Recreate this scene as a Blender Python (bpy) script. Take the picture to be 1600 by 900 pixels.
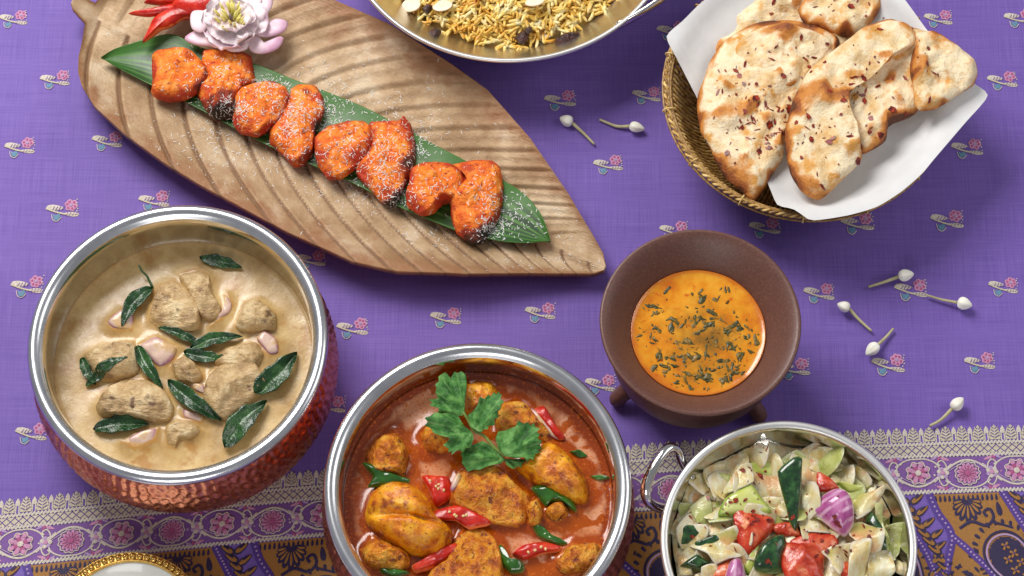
import bpy, math, random
import numpy as np
from mathutils import Vector, noise
from mathutils.bvhtree import BVHTree

for o in list(bpy.data.objects): bpy.data.objects.remove(o)
scn = bpy.context.scene
COL = scn.collection
rnd = random.Random(7)

# ------------------------------------------------------------------ camera
TILT = math.radians(23.0); DIST = 1.57; FPX = 3700.0
cd = bpy.data.cameras.new('camera'); cam = bpy.data.objects.new('camera', cd); COL.objects.link(cam)
cd.sensor_width = 36; cd.lens = FPX/1600*36; cd.clip_start = 0.01; cd.clip_end = 50
CAM = np.array([0, -DIST*math.sin(TILT), DIST*math.cos(TILT)])
cam.location = CAM; cam.rotation_euler = (TILT, 0, 0); scn.camera = cam
_up = np.array([0, math.cos(TILT), math.sin(TILT)]); _fw = np.array([0, math.sin(TILT), -math.cos(TILT)])

# ------------------------------------------------------------------ light
w = bpy.data.worlds.new('World'); scn.world = w; w.use_nodes = True
bg = w.node_tree.nodes['Background']; bg.inputs[0].default_value = (0.93, 0.94, 1.0, 1); bg.inputs[1].default_value = 0.29
def area(name, loc, size, sizey, power, col, target=(0, 0, 0)):
    l = bpy.data.lights.new(name, 'AREA'); l.shape = 'RECTANGLE'; l.size = size; l.size_y = sizey; l.energy = power; l.color = col
    o = bpy.data.objects.new(name, l); COL.objects.link(o); o.location = loc
    o.rotation_euler = (Vector(target)-Vector(loc)).to_track_quat('-Z', 'Y').to_euler(); return o
area('softbox', (-0.62, 0.85, 1.25), 0.85, 0.75, 30, (1, 0.97, 0.93))
area('fill_softbox', (1.3, 0.2, 1.1), 0.7, 0.9, 5, (1, 0.98, 0.95))
area('front_fill_softbox', (-0.25, -1.45, 0.75), 0.9, 0.5, 6, (1, 0.98, 0.96))
scn.view_settings.view_transform = 'Standard'; scn.view_settings.look = 'None'
scn.view_settings.exposure = 0.0; scn.view_settings.gamma = 1.0
scn.render.resolution_x = 1024; scn.render.resolution_y = 576

# ------------------------------------------------------------------ helpers
def P(px, py, z=0.0):
    """photo pixel -> point on the horizontal plane at height z"""
    d = np.array([(px-800)/FPX, 0, 0]) + _up*((450-py)/FPX) + _fw
    t = (z-CAM[2])/d[2]
    return CAM + d*t
def mpp(px, py, z): return float(P(px+1, py, z)[0]-P(px, py, z)[0])
ZT = {'1': (2.963, 0, 280), '2': (2.646, 0, 560), '3': (2.369, 490, 520), '4': (2.647, 920, 340), '5': (2.581, 980, 640),
      '6': (3.0, 100, 0), '7': (2.904, 450, 130), '8': (2.572, 1020, 0), '9': (3.2, 560, 0), 'c': (5.295, 640, 570),
      's': (3.914, 1060, 670), 'p': (1, 0, 0)}
def zo(k, *f):
    s, ox, oy = ZT[k]
    if len(f) == 1: f = f[0]
    f = np.array(f, float).reshape(-1, 2)
    return np.stack([f[:, 0]/s+ox, f[:, 1]/s+oy], 1)
def lin(c):
    return tuple((v/255/12.92 if v/255 <= 0.04045 else ((v/255+0.055)/1.055)**2.4) for v in c)
ORG = {}
def finish(o, org, parent):
    if parent is not None:
        o.parent = parent; o.location = Vector(org)-ORG[parent.name]
    else: o.location = Vector(org)
    ORG[o.name] = Vector(org)
def tags(o, label=None, cat=None, group=None, kind=None):
    if label: o['label'] = label
    if cat: o['category'] = cat
    if group: o['group'] = group
    if kind: o['kind'] = kind
    return o
def empty(name, org, label, cat, group=None):
    o = bpy.data.objects.new(name, None); COL.objects.link(o); o.empty_display_size = 0.02
    finish(o, org, None); return tags(o, label, cat, group)
def mk(name, V, F, mats, parent=None, org=None, fm=None, attrs=None, smooth=True, label=None, cat=None, group=None, kind=None):
    V = np.asarray(V, float)
    if org is None:
        org = np.array([V[:, 0].mean(), V[:, 1].mean(), V[:, 2].min()])
    m = bpy.data.meshes.new(name)
    m.from_pydata((V-np.asarray(org)).tolist(), [], [tuple(f) for f in F])
    if not isinstance(mats, (list, tuple)): mats = [mats]
    for t in mats: m.materials.append(t)
    if fm is not None: m.polygons.foreach_set('material_index', np.asarray(fm, dtype=np.int32))
    if smooth: m.polygons.foreach_set('use_smooth', np.ones(len(m.polygons), dtype=bool))
    for k, v in (attrs or {}).items():
        a = m.attributes.new(k, 'FLOAT', 'POINT'); a.data.foreach_set('value', np.asarray(v, dtype=np.float32))
    m.update()
    o = bpy.data.objects.new(name, m); COL.objects.link(o)
    finish(o, org, parent)
    return tags(o, label, cat, group, kind)
HITV, HITF = [], []
def solid(V, F):
    b = sum(len(v) for v in HITV); HITV.append(np.asarray(V)); HITF.extend([tuple(i+b for i in f) for f in F])
def bvh():
    t = BVHTree.FromPolygons([tuple(v) for v in np.concatenate(HITV)], HITF); return t
def camhit(t, px, py):
    d = P(px, py, 0)-CAM; d /= np.linalg.norm(d)
    r = t.ray_cast(Vector(CAM), Vector(d)); return r[0], r[1]
def nz(x, y, z, f, seed=0.0):
    return noise.noise((x*f+seed*3.1, y*f-seed*1.7, z*f+seed))
def fbm(x, y, z, f, seed=0.0, oc=3):
    s = 0; a = 1
    for i in range(oc):
        s += a*nz(x, y, z, f*2**i, seed+i*7.3); a *= 0.5
    return s
def smoothclosed(pts, n, sharp=0.0):
    pts = np.asarray(pts, float); K = len(pts)
    L = np.linalg.norm(np.roll(pts, -1, 0)-pts, axis=1); c = np.concatenate([[0], np.cumsum(L)])
    out = []
    for s in np.arange(n)/n*c[-1]:
        i = min(int(np.searchsorted(c, s, 'right')-1), K-1); t = (s-c[i])/max(L[i], 1e-9)
        p0, p1, p2, p3 = pts[i-1], pts[i], pts[(i+1) % K], pts[(i+2) % K]
        q = 0.5*((2*p1)+(-p0+p2)*t+(2*p0-5*p1+4*p2-p3)*t*t+(-p0+3*p1-3*p2+p3)*t**3)
        out.append(q*(1-sharp)+(p1+(p2-p1)*t)*sharp)
    return np.array(out)
def smoothopen(pts, n):
    pts = np.asarray(pts, float); K = len(pts)
    L = np.linalg.norm(pts[1:]-pts[:-1], axis=1); c = np.concatenate([[0], np.cumsum(L)])
    out = []
    for s in np.linspace(0, c[-1], n):
        i = min(int(np.searchsorted(c, s, 'right')-1), K-2); t = (s-c[i])/max(L[i], 1e-9)
        p1, p2 = pts[i], pts[i+1]; p0 = pts[i-1] if i > 0 else 2*p1-p2; p3 = pts[i+2] if i+2 < K else 2*p2-p1
        out.append(0.5*((2*p1)+(-p0+p2)*t+(2*p0-5*p1+4*p2-p3)*t*t+(-p0+3*p1-3*p2+p3)*t**3))
    return np.array(out)
def blob(ol, zb, H, Hb=None, p=2.2, q=2.0, zf=None, N=44, M=8, na=0.0, nf=80, fa=0.0, ff=350, seed=0, sharp=0.0, ctr=None, k=0.4, hf=None, cr=0.0, cf=60, planes=None):
    """closed body over a traced outline: domed top, shallower underside; returns V, F, r (0 centre .. 1 rim), top mask"""
    if Hb is None: Hb = 0.35*H
    px = smoothclosed(ol, N, sharp)
    c = np.array(ctr if ctr is not None else px.mean(0))
    W = np.array([P(a[0], a[1], zb+k*H) for a in px])[:, :2]; C = P(c[0], c[1], zb+k*H)[:2]
    V, R, T = [], [], []
    def vert(r, i, top):
        x, y = C+(W[i]-C)*r
        z = zb+(zf(x, y) if zf else 0)
        prof = (max(0, 1-r**p))**(1/q)
        z += (H if top else -Hb)*prof
        if hf and top: z += hf(x, y, r)
        if planes and top:
            for (nx_, ny_, cz) in planes:
                lim_ = max(zb+cz+nx_*(x-C[0])+ny_*(y-C[1]), zb+.50*H*prof); dz_ = z-lim_
                if dz_ > -.002: z -= (dz_+.002)**2/.008 if dz_ < .002 else dz_
        if cr and top:
            z += cr*(.45-1.6*abs(nz(x, y, z*.5, cf, seed+31))-.8*abs(nz(x, y, z*.5, cf*2.3, seed+37)))*(1-r**6)
        if na or fa:
            d = na*fbm(x, y, z, nf, seed, 2)+fa*fbm(x, y, z, ff, seed+5, 2)
            e = 0.3+0.7*r
            dx = na*0.6*nz(x, y, z, nf, seed+11)*e+fa*0.5*nz(x, y, z, ff, seed+12); dy = na*0.6*nz(x, y, z, nf, seed+17)*e+fa*0.5*nz(x, y, z, ff, seed+19)
            z += d*(1 if top else 0.3)*(0.35+0.65*(1-r*r)); x += dx; y += dy
        V.append((x, y, z)); R.append(r); T.append(1.0 if top else 0.0)
    vert(0, 0, True)
    for j in range(1, M+1):
        r = math.sin(math.pi/2*j/M)
        for i in range(N): vert(r, i, True)
    nb = 4
    for j in range(nb-1, 0, -1):
        r = math.sin(math.pi/2*j/nb)
        for i in range(N): vert(r, i, False)
    vert(0, 0, False)
    F = [(0, 1+i, 1+(i+1) % N) for i in range(N)]
    tot = M+nb-1
    for j in range(tot-1):
        a = 1+j*N; b = a+N
        for i in range(N):
            F.append((a+i, b+i, b+(i+1) % N, a+(i+1) % N))
    a = 1+(tot-1)*N; e = len(V)-1
    F += [(e, a+(i+1) % N, a+i) for i in range(N)]
    V = np.array(V)
    s = px-c; ar = np.sum(s[:, 0]*np.roll(s[:, 1], -1)-s[:, 1]*np.roll(s[:, 0], -1))
    if ar > 0: F = [tuple(reversed(f)) for f in F]      # outline runs clockwise in world
    return V, F, np.array(R), np.array(T)
def scaled(ol, f, c=None):
    ol = np.asarray(ol, float); c = ol.mean(0) if c is None else np.asarray(c); return c+(ol-c)*f
def cuts(n, H, seed, steep=(.35, 1.0)):
    r = random.Random(seed*7.7+3); o = []
    for i in range(n):
        a = 2*math.pi*(i+r.uniform(0, .7))/n; k = r.uniform(*steep); o.append((k*math.cos(a), k*math.sin(a), H*r.uniform(.55, .95)))
    return o
def sheet(G, th):
    """closed thin sheet from a grid of points G[i][j]; th thickness downwards"""
    G = np.asarray(G, float); n, m = G.shape[:2]
    top = G.reshape(-1, 3); bot = top.copy(); bot[:, 2] -= th
    V = np.concatenate([top, bot]); b = n*m; F = []
    for i in range(n-1):
        for j in range(m-1):
            a, c, d, e = i*m+j, (i+1)*m+j, (i+1)*m+j+1, i*m+j+1
            F.append((a, c, d, e)); F.append((b+a, b+e, b+d, b+c))
    per = [j for j in range(m)]+[i*m+m-1 for i in range(1, n)]+[(n-1)*m+j for j in range(m-2, -1, -1)]+[i*m for i in range(n-2, 0, -1)]
    for q in range(len(per)):
        a, c = per[q], per[(q+1) % len(per)]
        F.append((a, c, b+c, b+a))
    e1 = G[1, 0]-G[0, 0]; e2 = G[0, 1]-G[0, 0]; mid = np.cross(G[n//2, m//2]-G[n//2-1, m//2], G[n//2, m//2]-G[n//2, m//2-1])
    if mid[2] < 0: F = [tuple(reversed(f)) for f in F]
    return V, F
def lathe(prof, c, n=128, disp=None, smooth=0):
    prof = np.array(prof, float)
    if smooth: prof = smoothopen(prof, smooth)
    V = []; F = []; m = len(prof)
    for j, (r, z) in enumerate(prof):
        for i in range(n):
            a = 2*math.pi*i/n
            rr, zz = (r, z) if disp is None else disp(r, z, a, j)
            V.append((c[0]+rr*math.cos(a), c[1]+rr*math.sin(a), c[2]+zz))
    for j in range(m-1):
        for i in range(n):
            F.append((j*n+i, j*n+(i+1) % n, (j+1)*n+(i+1) % n, (j+1)*n+i))
    return np.array(V), F
def tube(path, rad, n=8, closed=False, ry=None):
    path = np.asarray(path, float); K = len(path)
    rad = np.broadcast_to(rad, (K,)); ry = rad if ry is None else np.broadcast_to(ry, (K,))
    V = []; F = []; prev = None
    for i in range(K):
        a = path[(i+1) % K] if (closed or i < K-1) else path[i]; b = path[i-1] if (closed or i > 0) else path[i]
        t = Vector(a-b).normalized()
        if prev is None:
            s = t.cross(Vector((0, 0, 1)))
            if s.length < 1e-3: s = t.cross(Vector((1, 0, 0)))
        else: s = prev-t*prev.dot(t)
        s.normalize(); u = s.cross(t); prev = s
        for j in range(n):
            g = 2*math.pi*j/n
            V.append(path[i]+np.array(s)*math.cos(g)*rad[i]+np.array(u)*math.sin(g)*ry[i])
    for i in range(K if closed else K-1):
        a, b = i*n, ((i+1) % K)*n
        for j in range(n): F.append((a+j, a+(j+1) % n, b+(j+1) % n, b+j))
    if not closed: F += [tuple(range(n))[::-1], tuple((K-1)*n+j for j in range(n))]
    return np.array(V), F
def join(parts):
    V = []; F = []; fm = []; n = 0
    for q in parts:
        v, f = q[0], q[1]; k = q[2] if len(q) > 2 else 0
        V.append(np.asarray(v)); F += [tuple(i+n for i in g) for g in f]; fm += [k]*len(f); n += len(v)
    return np.concatenate(V), F, fm

# ------------------------------------------------------------------ materials
def MAT(name, cols, scale=200, detail=3, rough=0.5, bump=0.0, bscale=600, bdist=0.001, metal=0.0, sss=0.0, sssr=(1, .45, .25), ssscale=0.004,
        coat=0.0, coatr=0.1, spec=0.5, mixes=(), sheen=0.0, trans=0.0, stretch=(1, 1, 1), bstretch=None, rvar=0.0, bdetail=4, fine=0.0, transl=0.0):
    m = bpy.data.materials.new(name); m.use_nodes = True; nt = m.node_tree; N = nt.nodes; L = nt.links; b = N['Principled BSDF']
    tc = N.new('ShaderNodeTexCoord'); oi = N.new('ShaderNodeObjectInfo')
    mul = N.new('ShaderNodeMath'); mul.operation = 'MULTIPLY'; mul.inputs[1].default_value = 7.31; L.new(oi.outputs['Random'], mul.inputs[0])
    add = N.new('ShaderNodeVectorMath'); add.operation = 'ADD'; L.new(tc.outputs['Object'], add.inputs[0]); L.new(mul.outputs[0], add.inputs[1])
    def tex(sc, det, st):
        mp = N.new('ShaderNodeMapping'); mp.inputs['Scale'].default_value = st; L.new(add.outputs[0], mp.inputs[0])
        t = N.new('ShaderNodeTexNoise'); t.inputs['Scale'].default_value = sc; t.inputs['Detail'].default_value = det; t.inputs['Roughness'].default_value = 0.6
        L.new(mp.outputs[0], t.inputs['Vector']); return t
    t = tex(scale, detail, stretch)
    def ramp(src, cs):
        r = N.new('ShaderNodeValToRGB'); e = r.color_ramp.elements
        while len(e) > 1: e.remove(e[-1])
        e[0].position = cs[0][0]; e[0].color = (*lin(cs[0][1]), 1)
        for pos, c in cs[1:]:
            q = e.new(pos); q.color = (*lin(c), 1)
        L.new(src, r.inputs[0]); return r
    if len(cols) == 1: cols = [(0, cols[0]), (1, cols[0])] if not isinstance(cols[0][0], float) else cols
    cur = ramp(t.outputs['Fac'], cols).outputs[0]
    for mx in mixes:   # (source, colour, lo, hi, breakup scale)
        src, c, lo, hi, bs = mx
        if src == 'noise':
            v = tex(bs, 3, (1, 1, 1)).outputs['Fac']
        else:
            at = N.new('ShaderNodeAttribute'); at.attribute_name = src; v = at.outputs['Fac']
            if bs:
                tn = tex(bs, 4, (1, 1, 1)); s1 = N.new('ShaderNodeMath'); s1.operation = 'MULTIPLY_ADD'
                L.new(tn.outputs['Fac'], s1.inputs[0]); s1.inputs[1].default_value = 0.9; L.new(v, s1.inputs[2])
                s2 = N.new('ShaderNodeMath'); s2.operation = 'SUBTRACT'; L.new(s1.outputs[0], s2.inputs[0]); s2.inputs[1].default_value = 0.45; v = s2.outputs[0]
        mr = N.new('ShaderNodeMapRange'); mr.inputs['From Min'].default_value = lo; mr.inputs['From Max'].default_value = hi; mr.interpolation_type = 'SMOOTHSTEP'; L.new(v, mr.inputs['Value'])
        mi = N.new('ShaderNodeMix'); mi.data_type = 'RGBA'; L.new(mr.outputs[0], mi.inputs['Factor']); L.new(cur, mi.inputs['A']); mi.inputs['B'].default_value = (*lin(c), 1)
        cur = mi.outputs['Result']
    L.new(cur, b.inputs['Base Color'])
    b.inputs['Roughness'].default_value = rough; b.inputs['Metallic'].default_value = metal; b.inputs['Specular IOR Level'].default_value = spec
    if rvar:
        rt = tex(bscale*0.4, 3, (1, 1, 1)); rr = N.new('ShaderNodeMapRange'); rr.inputs['To Min'].default_value = max(0.02, rough-rvar); rr.inputs['To Max'].default_value = rough+rvar
        rr.inputs['From Min'].default_value = 0.3; rr.inputs['From Max'].default_value = 0.7
        L.new(rt.outputs['Fac'], rr.inputs['Value']); L.new(rr.outputs[0], b.inputs['Roughness'])
    if sss:
        b.inputs['Subsurface Weight'].default_value = sss; b.inputs['Subsurface Radius'].default_value = sssr; b.inputs['Subsurface Scale'].default_value = ssscale
    if coat: b.inputs['Coat Weight'].default_value = coat; b.inputs['Coat Roughness'].default_value = coatr
    if sheen: b.inputs['Sheen Weight'].default_value = sheen
    if trans: b.inputs['Transmission Weight'].default_value = trans
    if bump:
        bt = tex(bscale, bdetail, bstretch or (1, 1, 1)); bn = N.new('ShaderNodeBump'); bn.inputs['Strength'].default_value = bump; bn.inputs['Distance'].default_value = bdist
        L.new(bt.outputs['Fac'], bn.inputs['Height'])
        if fine:
            ft = tex(bscale*2.7, 3, (1, 1, 1)); b3 = N.new('ShaderNodeBump'); b3.inputs['Strength'].default_value = fine; b3.inputs['Distance'].default_value = bdist*.6
            L.new(ft.outputs['Fac'], b3.inputs['Height']); L.new(b3.outputs[0], bn.inputs['Normal'])
        L.new(bn.outputs[0], b.inputs['Normal'])
        if coat: L.new(bn.outputs[0], b.inputs['Coat Normal'])
    if transl:
        tb = N.new('ShaderNodeBsdfTranslucent'); L.new(cur, tb.inputs['Color']); mx_ = N.new('ShaderNodeMixShader'); mx_.inputs[0].default_value = transl
        L.new(b.outputs[0], mx_.inputs[1]); L.new(tb.outputs[0], mx_.inputs[2]); L.new(mx_.outputs[0], N['Material Output'].inputs['Surface'])
    return m
def cloth_mat():
    m = bpy.data.materials.new('purple silk weave'); m.use_nodes = True; nt = m.node_tree; N = nt.nodes; L = nt.links; b = N['Principled BSDF']
    tc = N.new('ShaderNodeTexCoord'); outs = []
    for st, sc in (((30, 1500, 1), 1.0), ((1500, 30, 1), 1.0), ((9, 9, 1), 1.0), ((4, 160, 1), 1.0)):
        mp = N.new('ShaderNodeMapping'); mp.inputs['Scale'].default_value = st; mp.inputs['Rotation'].default_value = (0, 0, 0); L.new(tc.outputs['Object'], mp.inputs[0])
        t = N.new('ShaderNodeTexNoise'); t.inputs['Scale'].default_value = sc; t.inputs['Detail'].default_value = 2; L.new(mp.outputs[0], t.inputs['Vector']); outs.append(t.outputs['Fac'])
    def op(o, a, c):
        x = N.new('ShaderNodeMath'); x.operation = o
        for i, v in enumerate((a, c)):
            if isinstance(v, (int, float)): x.inputs[i].default_value = v
            else: L.new(v, x.inputs[i])
        return x.outputs[0]
    thr = op('MULTIPLY', op('ADD', outs[0], outs[1]), 0.5)
    s = op('ADD', op('MULTIPLY', thr, 0.72), op('ADD', op('MULTIPLY', outs[2], 0.16), op('MULTIPLY', outs[3], 0.12)))
    r = N.new('ShaderNodeValToRGB'); e = r.color_ramp.elements
    e[0].position = 0.30; e[0].color = (*lin((92, 67, 150)), 1); e[1].position = 0.70; e[1].color = (*lin((128, 102, 182)), 1)
    L.new(s, r.inputs[0]); L.new(r.outputs[0], b.inputs['Base Color'])
    b.inputs['Roughness'].default_value = 0.62; b.inputs['Sheen Weight'].default_value = 0.12; b.inputs['Specular IOR Level'].default_value = 0.3
    bn = N.new('ShaderNodeBump'); bn.inputs['Strength'].default_value = 0.35; bn.inputs['Distance'].default_value = 0.0004
    L.new(thr, bn.inputs['Height']); L.new(bn.outputs[0], b.inputs['Normal'])
    return m
def thread(name, c, rough=0.55):
    d = tuple(max(0, v*0.78) for v in c)
    return MAT(name, [(0.35, d), (0.65, c)], scale=1800, detail=2, rough=rough, bump=0.5, bscale=2200, bdist=0.0004, bstretch=(1, 3, 1))
m_cloth = cloth_mat()
t_cream = thread('cream thread', (222, 212, 198)); t_gold = thread('zari gold thread', (216, 204, 178), 0.42); t_pink = thread('pink thread', (212, 148, 188)); t_mag = thread('magenta thread', (188, 84, 142))
t_teal = thread('teal thread', (100, 148, 178)); t_lilac = thread('lilac ground thread', (130, 84, 164)); t_och = thread('ochre thread', (172, 118, 48)); t_navy = thread('dark navy thread', (38, 22, 74)); t_pur = thread('purple thread', (84, 52, 150)); t_lav = thread('lavender thread', (190, 158, 204))
m_steel = MAT('polished steel', [(0.3, (206, 205, 202)), (0.7, (226, 225, 222))], scale=60, rough=0.11, metal=1)
m_rimw = MAT('satin white steel rim', [(0.3, (226, 226, 224)), (0.7, (236, 236, 234))], scale=60, rough=0.42, metal=1)
m_brushed = MAT('brushed steel rim', [(0.3, (200, 202, 206)), (0.7, (224, 225, 228))], scale=60, rough=0.25, metal=1)
m_copper = MAT('hammered copper', [(0.3, (206, 122, 92)), (0.52, (228, 152, 118)), (0.72, (214, 128, 100))], scale=90, rough=0.3, metal=1, rvar=0.06)
m_clay = MAT('brown unglazed clay', [(0.3, (88, 56, 48)), (0.6, (104, 68, 58)), (0.75, (122, 84, 72))], scale=700, detail=4, rough=0.42, bump=0.25, bscale=1500, bdist=0.0004, rvar=0.06)

def dist_poly(pts, poly):
    """unsigned distance from points to a closed polygon and inside test"""
    A = poly; B = np.roll(poly, -1, 0); d = np.full(len(pts), 1e9); ins = np.zeros(len(pts), bool)
    for a, b in zip(A, B):
        ab = b-a; t = np.clip(((pts-a)@ab)/max(ab@ab, 1e-12), 0, 1); q = a+t[:, None]*ab
        d = np.minimum(d, np.linalg.norm(pts-q, axis=1))
        c = ((a[1] > pts[:, 1]) != (b[1] > pts[:, 1])) & (pts[:, 0] < (b[0]-a[0])*(pts[:, 1]-a[1])/((b[1]-a[1]) or 1e-12)+a[0])
        ins ^= c
    return d, ins

# ------------------------------------------------------------------ table and tablecloth
m_wood = MAT('table wood', [(0.3, (92, 62, 40)), (0.7, (130, 92, 60))], scale=20, stretch=(1, 12, 1), rough=0.5)
V, F = sheet([[(x, y, -0.007) for x in (-0.9, 0.9)] for y in (-0.7, 0.7)], 0.03)
mk('table', V, F, m_wood, smooth=False, kind='structure')
def ch(x, y):
    crease = 0.0006*math.exp(-((y-0.05-0.03*x)/0.004)**2)+0.0005*math.exp(-((y-0.115+0.02*x)/0.003)**2)
    return min(0.0, -0.0016+0.0016*nz(x, y, 0, 7, 2.0)+0.0010*nz(x*0.45, y, 0, 24, 5.0)+0.0005*nz(x, y*.5, 0, 45, 8.0)+crease)
nx, ny = 240, 180
G = [[(x, y, ch(x, y)) for x in np.linspace(-0.82, 0.82, nx)] for y in np.linspace(-0.6, 0.6, ny)]
V, F = sheet(G, 0.0009)
cloth = mk('tablecloth', V, F, m_cloth, org=(0, 0, 0), label='purple woven silk tablecloth with small flower motifs and an ornate border', cat='tablecloth')

class Emb:
    """flat woven shapes, slightly domed, laid on the cloth; xy mapping given by f(u, v)"""
    def __init__(s, f): s.f = f; s.q = []
    def put(s, pts, z):
        out = []
        for (u, v), zz in zip(pts, z):
            x, y = s.f(u, v); out.append((x, y, ch(x, y)+zz))
        return out
    def poly(s, pts, z, m, dome=0.0003, ctr=None):
        pts = np.asarray(pts, float); c = pts.mean(0) if ctr is None else np.array(ctr); K = len(pts)
        V = s.put([c, *pts], [z+dome]+[z]*K); s.q.append((V, [(0, 1+i, 1+(i+1) % K) for i in range(K)], m)); return s
    def fill(s, pts, z, m, step=.0018):
        pts = np.asarray(pts, float); lo_, hi_ = pts.min(0), pts.max(0); nu, nv = int((hi_[0]-lo_[0])/step)+1, int((hi_[1]-lo_[1])/step)+1
        C_ = np.array([(lo_[0]+(i+.5)*step, lo_[1]+(j+.5)*step) for i in range(nu) for j in range(nv)]); _, ins = dist_poly(C_, pts)
        ids = {}; g = []; F = []
        def vid(i, j):
            if (i, j) not in ids: ids[(i, j)] = len(g); g.append((lo_[0]+i*step, lo_[1]+j*step))
            return ids[(i, j)]
        for q in np.where(ins)[0]:
            i, j = divmod(int(q), nv); F.append((vid(i, j), vid(i+1, j), vid(i+1, j+1), vid(i, j+1)))
        s.q.append((s.put(g, [z]*len(g)), F, m)); return s
    def line(s, pts, wd, z, m, n=None, dome=0.00025):
        pts = np.asarray(pts, float)
        if n: pts = smoothopen(pts, n)
        t = np.gradient(pts, axis=0); t /= np.linalg.norm(t, axis=1)[:, None]+1e-12; nn = np.stack([-t[:, 1], t[:, 0]], 1)
        wd = np.broadcast_to(wd, (len(pts),))[:, None]
        a, b = pts+nn*wd/2, pts-nn*wd/2; K = len(pts)
        V = s.put(a, [z]*K)+s.put(pts, [z+dome]*K)+s.put(b, [z]*K); F = []
        for i in range(K-1):
            F += [(i, i+1, K+i+1, K+i), (K+i, K+i+1, 2*K+i+1, 2*K+i)]
        s.q.append((V, F, m)); return s
    def tear(s, c, ang, L, W, z, m, n=10, dome=0.0003):
        c = np.asarray(c, float); d = np.array([math.cos(ang), math.sin(ang)]); e = np.array([-d[1], d[0]]); pts = []
        for i in range(n):
            a = 2*math.pi*i/n; x = 0.5-0.5*math.cos(a); y = math.sin(a)*0.5*(0.35+0.65*x)**0.8
            pts.append(c+d*L*x+e*W*y)
        return s.poly(pts, z, m, dome)
    def disc(s, c, r, z, m, n=10, dome=0.0003):
        return s.poly([(c[0]+r*math.cos(2*math.pi*i/n), c[1]+r*math.sin(2*math.pi*i/n)) for i in range(n)], z, m, dome)
    def build(s, name, mats, parent, **k):
        V, F, fm = join(s.q); V = np.asarray(V)
        F2 = []
        for f in F:
            a, b, c = V[f[0]], V[f[1]], V[f[2]]
            F2.append(tuple(reversed(f)) if (b[0]-a[0])*(c[1]-a[1])-(b[1]-a[1])*(c[0]-a[0]) < 0 else f)
        return mk(name, V, F2, mats, parent, fm=fm, smooth=True, **k)
TM = [t_cream, t_gold, t_pink, t_mag, t_teal, t_lilac, t_och, t_navy, t_pur, t_lav]
CR, GO, PK, MG, TE, LI, OC, NA, PU, LA = range(10)

# scattered bird-and-blossom motifs
SP = [(20, 28), (85, 123), (30, 229), (167, 219), (97, 327), (42, 446), (240, 312), (485, 404), (550, 511), (696, 494), (844, 486), (875, 156), (1010, 148), (950, 256), (1053, 358),
      (1195, 353), (1340, 347), (1480, 343), (1566, 125), (1511, 231), (1466, 28), (1592, 28), (1280, 456), (1424, 451), (1568, 446), (1240, 575), (1388, 568), (1531, 565), (938, 599), (515, 633), (48, 676), (1050, 46), (1100, 62)][:32]
for i, (px, py) in enumerate(SP):
    c = P(px, py)[:2]; rot = math.radians(3.0 if px < 900 else 1.2)+rnd.uniform(-.05, .05); s = 0.000400*rnd.uniform(.92, 1.06)
    ca, sa = math.cos(rot), math.sin(rot)
    E = Emb(lambda u, v, c=c, ca=ca, sa=sa, s=s: (c[0]+s*(u*ca+v*sa), c[1]-s*1.06*(-u*sa+v*ca)))
    # motif drawn in photo pixels round its centre, v downwards
    E.tear((3, -3), math.radians(186), 29, 13, .0003, CR)
    for k in range(4): E.line([(-16+k*5, 0), (-12+k*5, -6)], 1.0, .0008, LI, dome=0)
    E.line([(-26, -4), (-12, 2), (0, 6), (12, 8), (25, 8)], 2.6, .0006, GO, 9)
    E.tear((0, 6), math.radians(7), 27, 10, .0003, CR)
    for k in range(4): E.line([(6+k*5, 10), (9+k*5, 5)], 1.0, .0008, LI, dome=0)
    E.poly([(-15, 6), (-10, 8), (-5, 5), (-3, 10), (-7, 16), (-13, 15)], .0003, TE); E.line([(-17, 6), (-15, 15), (-8, 18), (-2, 12)], 1.3, .0006, CR, 9)
    for k in range(6):
        a = 2*math.pi*k/6+0.3+rnd.uniform(-.15, .15); q = (14+6.6*math.cos(a), -7+6.0*math.sin(a)); E.disc(q, 4.4, .0004, PK, 9); E.disc(q, 2.2, .0007, MG, 6)
    E.disc((14, -7), 2.6, .0008, LA, 6)
    for k in range(5): E.disc((25+rnd.uniform(-2, 1.5), -15+k*4.6+rnd.uniform(-1, 1)), 1.2, .0005, CR, 5)
    E.build('flower_motif', TM, cloth)

# border: baseline follows the cloth
bx = []; 
for px, py in ((-500, 862), (-200, 828), (0, 803), (155, 787), (503, 755), (1010, 714), (1329, 694), (1600, 684), (1900, 678), (2300, 676)): bx.append(P(px, py)[:2])
bx = np.array(bx)
def ybase(u): return float(np.interp(u, bx[:, 0], bx[:, 1]))
_us = np.linspace(-0.8, 0.8, 321); _ys = np.array([ybase(u) for u in _us]); _k = np.ones(41)/41; _ys = np.convolve(np.pad(_ys, 20, 'edge'), _k, 'valid')
def BM(u, v): return (u, float(np.interp(u, _us, _ys))-v)
U0, U1 = -0.40, 0.40
def band(v0, v1, z, m, name=None, n=200):
    E = Emb(BM); us = np.linspace(U0, U1, n); E.q.append((E.put([(u, v0) for u in us], [z]*n)+E.put([(u, v1) for u in us], [z]*n), [(i, i+1, n+i+1, n+i) for i in range(n-1)], m)); return E
def rope(v, wd, name='border_cord'):
    E = Emb(BM); n = int((U1-U0)/0.0024)
    E.q += band(v-wd*.55, v+wd*.55, .0002, PU).q
    for i in range(n):
        u = U0+i*0.0024; E.line([(u, v+wd/2), (u+0.0024, v-wd/2)], .0015, .0004, CR, dome=.0002)
    E.build(name, TM, cloth)
per = 0.01055; n = int((U1-U0)/per)
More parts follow.
